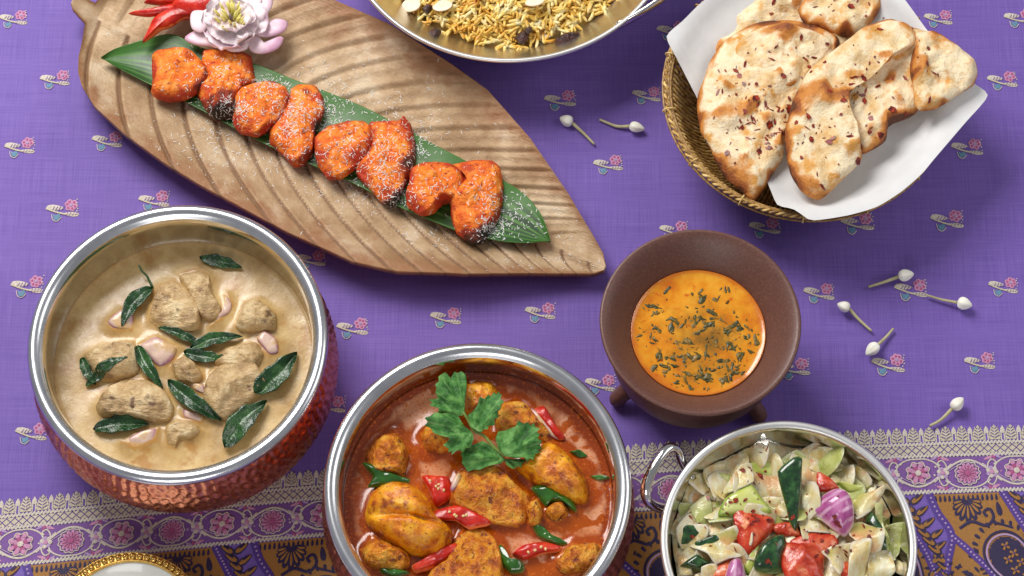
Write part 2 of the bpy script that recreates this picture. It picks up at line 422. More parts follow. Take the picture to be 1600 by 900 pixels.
def spike(u):
    E = Emb(BM)
    E.poly([(u-.0034, -.0006), (u-.0036, -.005), (u-.0024, -.008), (u, -.0108), (u+.0024, -.008), (u+.0036, -.005), (u+.0034, -.0006)], .0003, GO)
    for k in range(4):
        v = -.0022-k*.002; w_ = .003-.0004*k
        E.line([(u-w_, v-.0012), (u, v+.0006), (u+w_, v-.0012)], .0005, .0007, PU, dome=0)
    E.line([(u, -.0106), (u, -.0008)], .0006, .0006, CR)
    for k in range(5):
        v = -.0022-k*.0017; w_ = .0037-.0005*k; E.disc((u-w_, v), .0007, .0004, GO, 5); E.disc((u+w_, v), .0007, .0004, GO, 5)
    return E
for i in range(n):
    u = U0+per*(i+.5); spike(u).build('border_leaf', TM, cloth)
    E = Emb(BM); q = u+per/2
    E.line([(q-.0011, 0), (q-.0009, -.0055)], .0008, .0003, CR); E.line([(q+.0011, 0), (q+.0009, -.0055)], .0008, .0003, CR)
    E.poly([(q-.0017, -.0055), (q-.0013, -.008), (q, -.0102), (q+.0013, -.008), (q+.0017, -.0055), (q, -.0048)], .0004, CR); E.build('border_spear', TM, cloth)
rope(.0012, .0022); rope(.0092, .0022); rope(.0337, .0024)
E = band(.0026, .0080, .0003, GO)
k = int((U1-U0)/0.0052)
for i in range(k):
    u = U0+i*.0052
    E.line([(u, .0028), (u+.0026, .0053), (u, .0078)], .0006, .00045, PU, dome=0); E.line([(u+.0052, .0028), (u+.0026, .0053), (u+.0052, .0078)], .0006, .00045, PU, dome=0)
E.build('border_lattice', TM, cloth)
band(.0106, .0325, .0003, LI).build('border_ground', TM, cloth)
FP = 0.0318; fu0 = P(32, 847)[0]; SV = .0215
us = np.linspace(U0, U1, 700)
E = Emb(BM)
for sgn, off in ((1, 0), ):
    E.line([(u, SV+.0085*math.cos(math.pi*(u-fu0)/FP)*(1.0 if 1 else 0)) for u in us], .0013, .0006, CR)
    E.line([(u+.002, SV+.0068*math.cos(math.pi*(u-fu0)/FP)) for u in us], .0006, .0006, LA)
k0 = int((U0-fu0)/FP)-1; k1 = int((U1-fu0)/FP)+1
flowers = []
for k in range(k0, k1):
    u = fu0+k*FP
    if not U0+.01 < u < U1-.01: continue
    flowers.append((k, u)); s = 1 if k % 2 == 0 else -1      # vine runs below (v+) flowers with even k
    for side in (-1, 1):
        E.line([(u+side*.010, SV+s*.006), (u+side*.0145, SV+s*.001), (u+side*.0125, SV-s*.006), (u+side*.006, SV-s*.0098), (u, SV-s*.0102)], .0010, .00055, CR, 16)
        E.line([(u+side*.016, SV+s*.002), (u+side*.0185, SV-s*.004), (u+side*.016, SV-s*.0085), (u+side*.013, SV-s*.007), (u+side*.0145, SV-s*.005)], .0009, .0006, CR, 16)
        E.tear((u+side*.011, SV+s*.0085), math.radians(20)*s if side > 0 else math.pi-math.radians(20)*s, .006, .0028, .0005, PK)
        E.tear((u+side*.009, SV-s*.0093), math.radians(-30)*s if side > 0 else math.pi+math.radians(30)*s, .005, .0024, .0005, LA)
        E.tear((u+side*.013, SV-s*.0082), math.radians(-60)*s if side > 0 else math.pi+math.radians(60)*s, .004, .0022, .0005, MG)
    for j in range(5):
        E.disc((u+.016+rnd.uniform(-.006, .006), SV+rnd.uniform(-.009, .009)), rnd.uniform(.0004, .0009), .0005, rnd.choice([CR, LA, PK]), 6)
E.build('border_vine', TM, cloth)
for k, u in flowers:
    E = Emb(BM); c = (u, SV-.0006*(1 if k % 2 == 0 else -1))
    if k % 2:
        for j in range(13):
            a = 2*math.pi*j/13; E.tear((c[0]+.0016*math.cos(a), c[1]+.0016*math.sin(a)), a, .0058, .0030, .0007, PK); E.tear((c[0]+.002*math.cos(a), c[1]+.002*math.sin(a)), a, .0036, .0013, .0011, MG)
        E.line([(c[0]+.0078*(1+.06*math.cos(13*a))*math.cos(a), c[1]+.0078*(1+.06*math.cos(13*a))*math.sin(a)) for a in np.linspace(0, 2*math.pi, 80)], .0007, .0009, CR)
        E.disc(c, .0019, .0012, MG, 10)
    else:
        for j in range(8):
            a = 2*math.pi*(j+.5)/8; E.tear((c[0]+.001*math.cos(a), c[1]+.001*math.sin(a)), a, .0068, .0044, .0007, MG if j % 2 else PK); E.disc((c[0]+.0058*math.cos(a), c[1]+.0058*math.sin(a)), .0016, .0011, PK, 8)
        E.line([(c[0]+(.0072+.0008*math.cos(8*a+math.pi))*math.cos(a), c[1]+(.0072+.0008*math.cos(8*a+math.pi))*math.sin(a)) for a in np.linspace(0, 2*math.pi, 80)], .0007, .0009, CR)
        E.disc(c, .002, .0013, CR, 8)
    E.build('border_flower', TM, cloth)
    E = Emb(BM); c = (u+FP/2, SV)
    for j in range(7):
        a = 2*math.pi*j/7; E.disc((c[0]+.0027*math.cos(a), c[1]+.0027*math.sin(a)), .0015, .0008, LA if j % 2 else CR, 8)
    E.disc(c, .0015, .0012, PK, 8); E.build('border_rosette', TM, cloth)
# paisley panels under the border
PP = P(273, 867)[0]-P(95, 878)[0]; pu0 = P(95, 878)[0]
def paisley_unit(u0):
    def f(u, v): return BM(u0+u, .0355+v)
    E = Emb(f); d = .0745
    # ochre field
    E.fill([(-.020, .0), (.023, .0), (.034, .022), (.050, .052), (.052, .09), (.020, .11), (-.010, .10), (-.016, .06), (-.013, .034), (-.008, .027), (-.015, .014)], .0002, OC)
    # purple bands with white dots down both edges
    bl = [(-.022, -.0005), (-.0175, .012), (-.0095, .027), (-.013, .045), (-.018, .07), (-.016, .10)]; br = [(.025, -.0005), (.0355, .020), (.046, .040), (.056, .07)]
    for b in (bl, br):
        E.line(b, .0050, .0005, PU, 30)
        q = smoothopen(np.array(b), 34)
        for x in q: E.disc(x, .00075, .0009, LA, 6)
    E.line([(-.009, .028), (.003, .040), (.018, .058), (.032, .082), (.036, .10)], .0046, .0005, PU, 30)
    for x in smoothopen(np.array([(-.009, .028), (.003, .040), (.018, .058), (.032, .082), (.036, .10)]), 34): E.disc(x, .00075, .0009, LA, 6)
    # serrated leaves along the outside
    for b, side in ((bl, 1), (br, -1)):
        q = smoothopen(np.array(b), 13); 
        for i in range(12):
            c = q[i]; a = math.radians(115) if side > 0 else math.radians(65)
            o_ = np.array([-.0035*side, 0]) if side > 0 else np.array([.0035, 0])
            ang = math.pi-math.radians(35) if side > 0 else math.radians(35)
            E.tear(c+o_, ang, .0110, .0066, .0003, NA); E.tear(c+o_*1.15+np.array([0, .0004]), ang, .0090, .0040, .0006, OC); E.tear(c+o_*1.5+np.array([0, .0004]), ang, .0050, .0016, .0010, NA)
    # fan blossom hanging from the border
    c = np.array((.002, .0045))
    for j in range(9):
        a = math.radians(12+156*j/8); L_ = .015-.0016*abs(j-4)
        E.tear(c, a, L_*1.1, .0056, .0004, NA); E.tear(c+.0035*np.array((math.cos(a), math.sin(a))), a, L_*.62, .0020, .0008, OC)
    E.line([(-.004, .023), (.004, .019), (.013, .022), (.018, .017), (.016, .011), (.012, .013), (.014, .016)], .0020, .0005, NA, 24); E.line([(.018, .020), (.024, .022), (.030, .024)], .0016, .0005, NA, 8)
    E.tear((.021, .006), math.radians(80), .010, .005, .0004, NA)
    for i in range(70):
        x, y = rnd.uniform(-.010, .046), rnd.uniform(.020, .10)
        if math.hypot(x-.029, (y-.047)*.8) < .021 or x < -.008+(0 if y > .028 else 9) or x > .022+.42*(y-.0): continue
        a = rnd.uniform(0, 6.28); E.tear((x, y), a, rnd.uniform(.003, .0055), .0024, .00035, NA)
    for i in range(14):
        x = -.018+i*.003; E.tear((x, .0008), math.radians(90), .0045, .0024, .00035, NA)
    # paisley drop
    th = np.linspace(0, 2*math.pi, 60); 
    def drop(s):
        o = []
        for t in th:
            x = -math.cos(t); r = math.sin(t)*math.sin(t/2)**1.2 if t < math.pi else math.sin(t)*math.sin(t/2)**1.2
            o.append((x*.5, r*.36))
        o = np.array(o); a = math.radians(58); R_ = np.array([[math.cos(a), -math.sin(a)], [math.sin(a), math.cos(a)]])
        o = (o*np.array([-1, 1]))@R_.T*s*.046+np.array((.030, .050)); return o
    big = drop(1.32)
    for i in range(0, 60, 2):
        p_ = big[i]; q = p_-np.array((.029, .047)); a = math.atan2(q[1], q[0]); E.tear(p_*.985+np.array((.0004, .0007)), a, .0046, .0030, .0004, NA)
    E.fill(drop(1.30), .0005, OC, .0012); E.line(drop(1.12), .0018, .0007, NA); E.line(drop(1.02), .0012, .0009, LA); E.fill(drop(.94), .0008, NA, .0012)
    for x, y in ((.024, .036), (.029, .041), (.025, .045), (.033, .047), (.029, .052), (.036, .056), (.035, .062)):
        for j in range(4):
            a = j*math.pi/2+.5; E.tear((x, y), a, .0031, .0021, .0012, OC)
        E.disc((x, y), .0007, .0018, PU, 6)
    E.line([(-.004, .062), (-.001, .075), (.008, .088), (.012, .10)], .0042, .0005, NA, 14); E.line([(-.004, .062), (-.001, .075), (.008, .088), (.012, .10)], .0016, .0008, OC, 14)
    for i in range(9): E.tear((-.004+.002*i, .052+.006*i), math.radians(20), .007, .004, .0006, NA); E.tear((-.010+.0006*i, .045+.006*i), math.radians(150), .0035, .003, .0006, NA)
    E.build('paisley_panel', TM, cloth)
for k in range(-4, 13):
    u = pu0+k*PP
    if U0 < u < U1: paisley_unit(u)

# ------------------------------------------------------------------ leaf platter
AX = (.895, .445)
WA = [0, 4, 14, 28, 36, 45, 58, 73, 106, 172, 245, 311, 461, 575, 643, 736, 826, 888, 915, 928]
WP = [5, 11, 14, 17, 42, 72, 97, 114, 135, 154, 166, 172, 177, 173, 156, 113, 60, 27, 14, 3]
WN = [5, 11, 14, 17, 40, 66, 92, 112, 138, 160, 170, 176, 184, 171, 160, 122, 76, 38, 20, 3]
def wid(a, s): return float(np.interp(a, WA, WP if s > 0 else WN))
VA0 = np.linspace(-200, 930, 160); VC = np.interp(VA0, [-200, 60, 190, 375, 504, 650, 780, 930], [.001, .003, .0045, .008, .0145, .026, .045, .07])
def platez(a, n):
    wv = wid(a, n); q = abs(n)/max(wv, 1e-3)
    z = .0085+.015*q**2.6*min(1, wv/120)
    z += .004*max(0, (a-820)/110)**2+(.012*max(0, (40-a)/40) if a < 40 else 0)
    v = float(np.interp(a, VA0+VC*n*n*(1 if n > 0 else .75), VA0))
    per_ = 50.0; t = (v/per_+.12*math.sin(v*.013+(.9 if n > 0 else 2.2))) % 1.0
    amp = min(1, max(0, (wv-40)/60))*(1 if q < .9 else max(0, (1-q)/.1))*min(1, abs(n)/18)
    if n > 0: rel = (.0020*(1-t)**.8 if t > .12 else .0020*(t/.12)*.92)-.0010*math.exp(-(t/.05)**2)-.0010*math.exp(-((1-t)/.05)**2)
    else: rel = .0014*math.exp(-((t-.25)/.12)**2)-.0012*math.exp(-((t-.46)/.05)**2)+.0005*math.exp(-((t-.75)/.05)**2)
    z += rel*amp
    z += .0028*math.exp(-(n/9.0)**2)*(1 if a > 60 else max(0, a/60))     # midrib
    return z, v, t
def plane(a, n):
    return 115+AX[0]*a-AX[1]*n, 5+AX[1]*a+AX[0]*n
As = np.unique(np.concatenate([np.linspace(0, 70, 36), np.linspace(70, 900, 420), np.linspace(900, 928, 14)])); Ss = np.sin(np.linspace(-1, 1, 121)*math.pi/2)*.6+np.linspace(-1, 1, 121)*.4
G = []; at_v = []; at_n = []; at_t = []; at_e = []
for a in As:
    row = []
    for s in Ss:
        n = s*wid(a, s); z, v, t = platez(a, n); x, y, _ = P(*plane(a, n), .016)
        row.append((x, y, z)); at_v.append(v*.001); at_n.append(n*.001); at_t.append(t if n > 0 else .5+.40*math.exp(-((t-.46)/.05)**2)); at_e.append(abs(s))
    G.append(row)
V, F = sheet(G, .005)
half = len(V)//2
# underside: shallower dish with its foot on the cloth
V[half:, 2] = np.maximum(V[half:, 2]-.001, .0002)
m_plate = bpy.data.materials.new('bronze glazed leaf ceramic')
m_plate = MAT('bronze glazed leaf ceramic', [(0.34, (152, 120, 84)), (0.46, (174, 144, 108)), (0.56, (188, 160, 126)), (0.66, (204, 182, 152))], scale=38, detail=8, rough=0.44, metal=0.12, bump=0.6, bscale=520, bdist=.0008, rvar=0.1, fine=.5,
              mixes=[('edge', (150, 106, 70), .66, 1.05, 60), ('groove', (120, 86, 56), .86, 1.0, 0)])
nt = m_plate.node_tree; Nn = nt.nodes; L = nt.links     # fine carved striations across each vein field
a1 = Nn.new('ShaderNodeAttribute'); a1.attribute_name = 'vc'; a2 = Nn.new('ShaderNodeAttribute'); a2.attribute_name = 'vn'; cx = Nn.new('ShaderNodeCombineXYZ'); L.new(a1.outputs['Fac'], cx.inputs[0]); L.new(a2.outputs['Fac'], cx.inputs[1])
mp = Nn.new('ShaderNodeMapping'); mp.inputs['Scale'].default_value = (60, 900, 1); mp.inputs['Rotation'].default_value = (0, 0, .5); L.new(cx.outputs[0], mp.inputs[0])
tn = Nn.new('ShaderNodeTexNoise'); tn.inputs['Scale'].default_value = 1; tn.inputs['Detail'].default_value = 3; L.new(mp.outputs[0], tn.inputs['Vector'])
b2 = Nn.new('ShaderNodeBump'); b2.inputs['Strength'].default_value = .5; b2.inputs['Distance'].default_value = .0010; L.new(tn.outputs['Fac'], b2.inputs['Height'])
bo = [q for q in Nn if q.bl_idname == 'ShaderNodeBump' and q != b2][0]; L.new(bo.outputs[0], b2.inputs['Normal']); L.new(b2.outputs[0], Nn['Principled BSDF'].inputs['Normal'])
mk('leaf_platter', V, F, m_plate, attrs={'vc': at_v*2, 'vn': at_n*2, 'groove': [1-t if t < .12 else t for t in at_t]*2, 'edge': at_e*2}, org=(*P(500, 220)[:2], 0),
   label='large leaf-shaped bronze-brown platter with carved veins under the orange chicken', cat='platter')
solid(V, F)
T0 = bvh()
def drop_z(t, x, y):
    r = t.ray_cast(Vector((x, y, .3)), Vector((0, 0, -1))); return r[0].z if r[0] else 0.0

# banana leaf strip
up = zo('p', 160, 97, 185, 80, 240, 62, 273, 58, 313, 77, 400, 104, 450, 124, 560, 167, 646, 212, 691, 236, 791, 288, 822, 309, 846, 340, 858, 372, 860, 380)
lo = zo('p', 160, 97, 185, 111, 230, 133, 317, 177, 417, 230, 543, 286, 622, 326, 712, 364, 760, 376, 787, 381, 825, 383, 845, 381, 860, 380)
U_, L_ = smoothopen(up, 90), smoothopen(lo, 90)
G = []; mid = []; al = []
for i in range(90):
    row = []
    for j, s in enumerate(np.linspace(0, 1, 61)):
        q = U_[i]*(1-s)+L_[i]*s; x, y, _ = P(q[0], q[1], .0135)
        z = .0138+.0035*(2*s-1)**2+.0008*nz(x, y, 0, 40, 3)+.0011*(1-abs(2*s-1.1))+(.003*(1-i/10)**2 if i < 10 else 0)
        if z < 0: z = 0
        row.append((x, y, z)); mid.append(math.exp(-((s-.52)/.03)**2)); al.append(s)
    G.append(row)
G = np.array(G)
for i in range(90):
    for j in range(61): G[i, j, 2] = max(G[i, j, 2], drop_z(T0, G[i, j, 0], G[i, j, 1])+.0009)
V, F = sheet(G, .0006)
m_ban = MAT('banana leaf', [(0.34, (24, 58, 20)), (0.5, (36, 78, 28)), (0.66, (56, 102, 42))], scale=50, detail=6, rough=0.36, bump=.15, bscale=260, bdist=.0006, spec=.5, mixes=[('rib', (120, 150, 80), .3, 1.2, 0), ('band', (78, 124, 52), .35, 1.1, 40), ('across', (62, 110, 40), .62, .95, 20)])
mk('banana_leaf', V, F, m_ban, attrs={'band': [.5+.5*math.sin(a*44+2*math.sin(a*9)) for a in al]*2, 'rib': mid*2, 'across': [1-a for a in al]*2}, label='long strip of green banana leaf lying on the leaf-shaped platter', cat='leaf'); solid(V, F)

# tikka pieces
m_tik = MAT('tandoori chicken', [(0.32, (214, 82, 12)), (0.44, (242, 116, 20)), (0.56, (252, 142, 36)), (0.68, (255, 170, 84))], scale=120, detail=6, rough=0.5, bump=.9, bscale=330, bdist=.0020, sss=.06, coat=.0, rvar=.12, fine=.7,
            mixes=[('red', (190, 52, 12), .46, 1.0, 140), ('noise', (170, 46, 12), .59, .69, 320), ('char', (150, 44, 14), .40, .75, 150), ('char', (84, 34, 16), .68, .98, 190), ('char', (30, 16, 10), 1.0, 1.25, 260)])
TK = [('6', [410, 240, 440, 215, 520, 208, 600, 240, 660, 290, 672, 340, 640, 390, 560, 435, 480, 442, 420, 422, 405, 400, 413, 320], (.8, -.3), 'orange chicken chunk with a browned top, leftmost on the banana leaf'),
      ('6', [650, 218, 760, 215, 860, 240, 875, 300, 882, 360, 830, 385, 805, 440, 790, 520, 700, 530, 665, 490, 640, 440, 620, 400, 660, 350, 642, 270], (.2, -1), 'orange chicken chunk below the onion flower, second from the left'),
      ('6', [800, 420, 830, 390, 900, 368, 960, 358, 1030, 385, 1052, 430, 1030, 490, 980, 560, 900, 608, 830, 592, 795, 550, 793, 470], (.5, .9), 'small orange chicken chunk with a blackened top edge, third from the left'),
      ('6', [1060, 400, 1100, 378, 1170, 380, 1200, 430, 1210, 500, 1170, 600, 1160, 690, 1120, 740, 1070, 745, 1020, 690, 965, 640, 958, 590, 1000, 540, 1050, 450], (.9, -.2), 'long orange chicken chunk thick with coconut, fourth from the left'),
      ('7', [120, 240, 180, 180, 270, 155, 340, 158, 377, 200, 372, 260, 310, 350, 240, 400, 180, 402, 135, 340], (.3, .9), 'rounded orange chicken chunk with a folded side, fifth from the left'),
      ('7', [370, 165, 430, 155, 500, 155, 520, 135, 550, 170, 572, 260, 565, 350, 530, 430, 480, 522, 430, 510, 380, 460, 330, 410, 310, 370, 370, 280], (.9, -.4), 'largest orange chicken chunk, its right edge charred, sixth from the left'),
      ('7', [560, 380, 620, 345, 720, 350, 790, 380, 802, 430, 770, 500, 700, 520, 660, 560, 600, 572, 545, 530, 540, 470, 555, 430], (.4, .9), 'small orange chicken chunk with black char spots on top, seventh from the left'),
      ('7', [750, 350, 850, 335, 920, 333, 960, 370, 972, 450, 960, 560, 930, 620, 880, 690, 830, 692, 770, 650, 745, 580, 738, 510, 790, 450, 800, 400], (.6, -.8), 'orange chicken chunk with a charred lower end, rightmost on the banana leaf')]
for i, (z_, ol, cdv, lab) in enumerate(TK):
    pts = scaled(zo(z_, ol), 1.06); c = pts.mean(0); zb = .0165+.003*(i % 2 == 0)
    # ridged top: one facet tilted
    cw = P(c[0], c[1], zb)[:2]; ang = rnd.uniform(0, 3.1)
    hf = lambda x, y, r, cw=cw, ang=ang: .0080*(1-r**2)*(-abs((x-cw[0])*math.cos(ang)+(y-cw[1])*math.sin(ang))/.018+.5)
    V, F, R, T = blob(pts, zb, .021, Hb=.005, p=4.5, q=1.6, N=72, M=20, na=.0012, nf=75, fa=.0011, ff=330, seed=i*3.3+1, k=.45, cr=.0014, cf=70, sharp=.75, planes=cuts(3, .020, i+4, (.45, .95)))
    rel = (V[:, :2]-cw)/.03; d = rel[:, 0]*cdv[0]+rel[:, 1]*cdv[1]
    nn = np.array([fbm(*v, 60, i+.5, 2) for v in V])
    char = np.clip(1.15*np.clip(d, 0, 1)*R**.6+.26*R**5+.85*nn-.22, 0, 1.4); red = np.clip(.35+.55*R**3+.55*np.array([fbm(*v, 90, i+9.5, 2) for v in V])-.2*T*(R < .5), 0, 1.3)
    mk('chicken_tikka', V, F, m_tik, attrs={'char': char, 'red': red}, label=lab, cat='chicken', group='tandoori chicken chunks on the platter'); solid(V, F)
TT = bvh()
# grated coconut, uncountable
m_coco = MAT('grated coconut', [(0.3, (226, 222, 212)), (0.7, (244, 242, 236))], scale=400, rough=.6, sss=.2, ssscale=.001)
parts = []
def shred(loc, nrm, L0, W0):
    n_ = Vector(nrm).normalized(); t = n_.orthogonal().normalized(); t.rotate(__import__('mathutils').Quaternion(n_, rnd.uniform(0, 6.28))); s = n_.cross(t)
    t = (t+n_*rnd.uniform(-.25, .35)).normalized(); c = Vector(loc)+n_*W0*.55; b = n_*rnd.uniform(-.2, .25)*L0
    V = []
    for q in (-.5, 0, .5):
        o = c+t*L0*q+b*(.25-q*q)
        V += [o+s*W0*.5+n_*W0*.3, o-s*W0*.5+n_*W0*.3, o-n_*W0*.4]
    F = [(0, 2, 1), (6, 7, 8)]
    for a in (0, 3):
        for j in range(3): F.append((a+j, a+(j+1) % 3, a+3+(j+1) % 3, a+3+j))
    return [tuple(v) for v in V], F
spots = []
clus = [(350, 165, 28, 10, 60), (300, 110, 30, 22, 50), (350, 115, 22, 22, 60), (405, 130, 30, 8, 90), (375, 168, 16, 14, 80), (455, 185, 22, 30, 240), (505, 175, 18, 16, 110), (520, 150, 30, 30, 70), (350, 200, 40, 25, 90), (420, 150, 24, 22, 60),
        (540, 225, 22, 20, 80), (600, 250, 24, 32, 230), (655, 225, 16, 22, 90), (620, 310, 22, 14, 90), (680, 290, 22, 18, 60), (755, 300, 20, 26, 80), (770, 355, 14, 16, 120), (800, 330, 22, 24, 90), (480, 250, 60, 22, 110), (560, 300, 60, 20, 110), (620, 180, 50, 25, 70), (330, 240, 60, 35, 60), (690, 370, 60, 18, 60), (840, 370, 40, 22, 30), (850, 410, 50, 8, 24), (500, 210, 170, 90, 190)]
for cx_, cy_, sx_, sy_, nn in clus:
    for _ in range(int(nn*1.3)): spots.append((cx_+rnd.gauss(0, sx_*.8), cy_+rnd.gauss(0, sy_*.8)))
for px, py in spots:
    l, n_ = camhit(TT, px, py)
    if l is None or n_.z < .05: continue
    parts.append(shred(l, n_, rnd.choice([.0007, .0011, .0015, .0021, .0028]), rnd.uniform(.00026, .00044)))
V, F, fm = join(parts)
mk('grated_coconut', V, F, m_coco, smooth=False, label='white grated coconut sprinkled over the orange chicken and platter', cat='coconut', kind='stuff')

# red chilli tulip and onion flower on the platter
m_chili = MAT('red chilli skin', [(0.32, (150, 14, 8)), (0.5, (196, 30, 16)), (0.66, (216, 66, 34))], scale=90, detail=5, rough=.32, coat=.2, coatr=.15, bump=.4, bscale=180, bdist=.0012, fine=.2, mixes=[('rimv', (232, 120, 70), .94, 1.0, 30)])
zr_ = .024
e = empty('chilli_flower', P(270, 20, .02), 'red chilli cut into pointed strips beside the white onion flower', 'chilli')
for nm, ol, zb, H, cc in (('strip', [300, 62, 345, 52, 392, 44, 440, 30, 520, 15, 560, 30, 500, 62, 430, 70, 385, 76, 340, 72], .026, .004, None),
                  ('strip', [366, 194, 378, 160, 400, 115, 430, 70, 500, 30, 640, 10, 640, 60, 560, 80, 500, 118, 440, 140, 400, 170], .024, .007, None),
                  ('strip', [372, 5, 420, 16, 470, 15, 540, 12, 600, 0, 600, -50, 520, -40, 440, -14], .024, .006, None),
                  ('body', [500, 20, 560, -40, 680, -60, 760, -40, 760, 30, 660, 70, 560, 60], .026, .009, None)):
    V, F, R, T = blob(zo('6', ol), zb, H, Hb=.003, N=40, M=7, p=2.5, na=.0012, nf=60, seed=len(ol)); mk(nm, V, F, m_chili, e, attrs={'rimv': R*.9}); solid(V, F)
m_petal = MAT('onion petal', [(0.3, (222, 196, 208)), (0.55, (238, 222, 226)), (0.75, (246, 238, 238))], scale=70, stretch=(1, 1, 1), rough=.35, sss=.3, ssscale=.003, mixes=[('tipv', (206, 158, 186), .55, 1.1, 60)])
m_yel = MAT('yellow onion heart', [(0.3, (220, 204, 92)), (0.7, (240, 234, 160))], scale=200, rough=.4, sss=.2)
e = empty('onion_flower', P(362, 30, .024), 'white and lilac onion carved as a flower with a yellow heart', 'onion flower')
pet = [([860, 20, 870, -40, 960, -30, 975, 20, 925, 85, 880, 75], .034, .012), ([890, 130, 940, 105, 1000, 82, 1047, 98, 1032, 140, 965, 168, 905, 160], .028, .01), ([850, 165, 900, 162, 950, 207, 1010, 168, 1028, 178, 1000, 222, 935, 246, 875, 232], .026, .010),
       ([735, 185, 800, 200, 862, 175, 855, 222, 800, 238, 755, 222], .028, .008), ([568, 168, 625, 140, 700, 170, 720, 215, 680, 208, 615, 208, 575, 190], .026, .009), ([588, 95, 598, 50, 650, 38, 690, 80, 650, 142, 602, 132], .032, .010), ([635, 10, 650, -30, 720, -30, 710, 40, 655, 45], .030, .01)]
for i, (ol, zb, H) in enumerate(pet):
    pts = zo('6', ol); cw = P(363, 30, .03)[:2]
    V, F, R, T = blob(pts, zb, .0022, Hb=.0014, N=36, M=8, p=6, q=1.5, zf=lambda x, y, cw=cw: -.002+.10*max(0, math.hypot(x-cw[0], y-cw[1])-.016)-5.0*max(0, math.hypot(x-cw[0], y-cw[1])-.022)**2, na=.0012, nf=60, seed=i)
    mk('petal', V, F, m_petal, e, attrs={'tipv': np.clip(np.hypot(V[:, 0]-cw[0], V[:, 1]-cw[1])/.036, 0, 1)})
cw = P(363, 30, .036)
for ring, (cnt, r0, r1, zb, wd) in enumerate(((6, .005, .024, .029, .021), (6, .004, .019, .033, .019), (5, .003, .0135, .037, .015))):
    for j in range(cnt):
        a = 2*math.pi*(j+.5*ring)/cnt+rnd.uniform(-.28, .28); G = []; tv = []; jl = rnd.uniform(.8, 1.12); jz = rnd.uniform(-.002, .003); tw = rnd.uniform(-.35, .35)
        for t in np.linspace(0, 1, 9):
            row = []
            for s in np.linspace(-1, 1, 7):
                rr = r0+(r1*jl-r0)*t; wv = wd*.5*(.45+.9*t)*math.sqrt(max(.02, 1-max(0, (t-.55)/.45)**2.2))
                x = rr; y = s*wv; z = zb+jz*t+tw*.006*s*t+.009*t**1.4-.0055*(1-s*s)*t+(-.003*max(0, t-.7)/.3)+.0002*rnd.uniform(-1, 1)
                row.append((cw[0]+x*math.cos(a)-y*math.sin(a), cw[1]+x*math.sin(a)+y*math.cos(a), z)); tv.append(t*.80 if ring < 1 else .55*t)
            G.append(row)
        V, F = sheet(G, .0011); mk('petal', V, F, m_petal, e, attrs={'tipv': tv*2})
parts = []
for j in range(26):
    a = rnd.uniform(0, 6.28); r = .0085*math.sqrt(rnd.random()); x, y = cw[0]+r*math.cos(a), cw[1]+r*math.sin(a)-.001
    parts.append(tube([(x, y, .036), (x+.002*math.cos(a), y+.002*math.sin(a), .042), (x+.0035*math.cos(a)+rnd.uniform(-.001, .001), y+.0035*math.sin(a), .0445+rnd.uniform(0, .002))], [.001, .0011, .0004], 5))
V, F, _ = join(parts); mk('heart', V, F, m_yel, e)

# ------------------------------------------------------------------ handis (steel lined hammered copper pots)
def handi(px, py, rpx, zr, label):
    c = P(px, py, zr); R = rpx*mpp(px, py, zr); k = R/.0945
    e = empty('handi', (c[0], c[1], 0), label, 'pot', 'hammered copper pots')
    pr = np.array([(.0001, -.064), (.04, -.0635), (.066, -.058), (.080, -.045), (.0838, -.030), (.0838, -.016), (.0838, -.008), (.0850, -.0035), (.0875, -.0008), (.0905, .0002), (.0930, -.0008), (.0944, -.003), (.0940, -.0058), (.0925, -.0075), (.0905, -.0088)])
    pr[:, 0] *= k; V, F = lathe(pr[:8], c, 144, smooth=40); mk('steel_liner', V, F, m_steel, e, org=c); solid(V, F)
    V, F = lathe(pr[7:], c, 144, smooth=26); mk('rim', V, F, m_brushed, e, org=c)
    h = zr-.0005
    pc = np.array([(.0900, -.0086), (.0910, -.012), (.0945, -.022), (.0975, -.034), (.0980, -.046), (.0945, -.058), (.085, -.070), (.068, -.080), (.045, -.0845), (.0001, -h)]); pc[:, 0] *= k; pc[-2:, 1] = -h
    pc = smoothopen(pc, 80); sl = np.concatenate([[0], np.cumsum(np.linalg.norm(np.diff(pc, axis=0), axis=1))])
    cell = .0062; nrow = 22; 
    def disp(r, z, a, j):
        s = sl[j]; 
        if s > .09 or r < .03: return r, z
        row = s/(cell*.87); d = 9
        nc = 92
        for rw in (math.floor(row), math.floor(row)+1):
            q = a/(2*math.pi)*nc+.5*(rw % 2); cc = round(q)
            jx = .22*math.sin(cc*12.9+rw*78.2); jy = .22*math.sin(cc*39.3+rw*11.1)
            d = min(d, math.hypot(q-cc-jx, (row-rw-jy)*.87))
        dep = .0014*max(0, 1-(d/.47)**2)
        return r-dep, z
    V, F = lathe(pc, c, 460, disp); F = [tuple(reversed(f)) for f in F] if False else F
    mk('copper_body', V, F, m_copper, e, org=c)
    return c, R
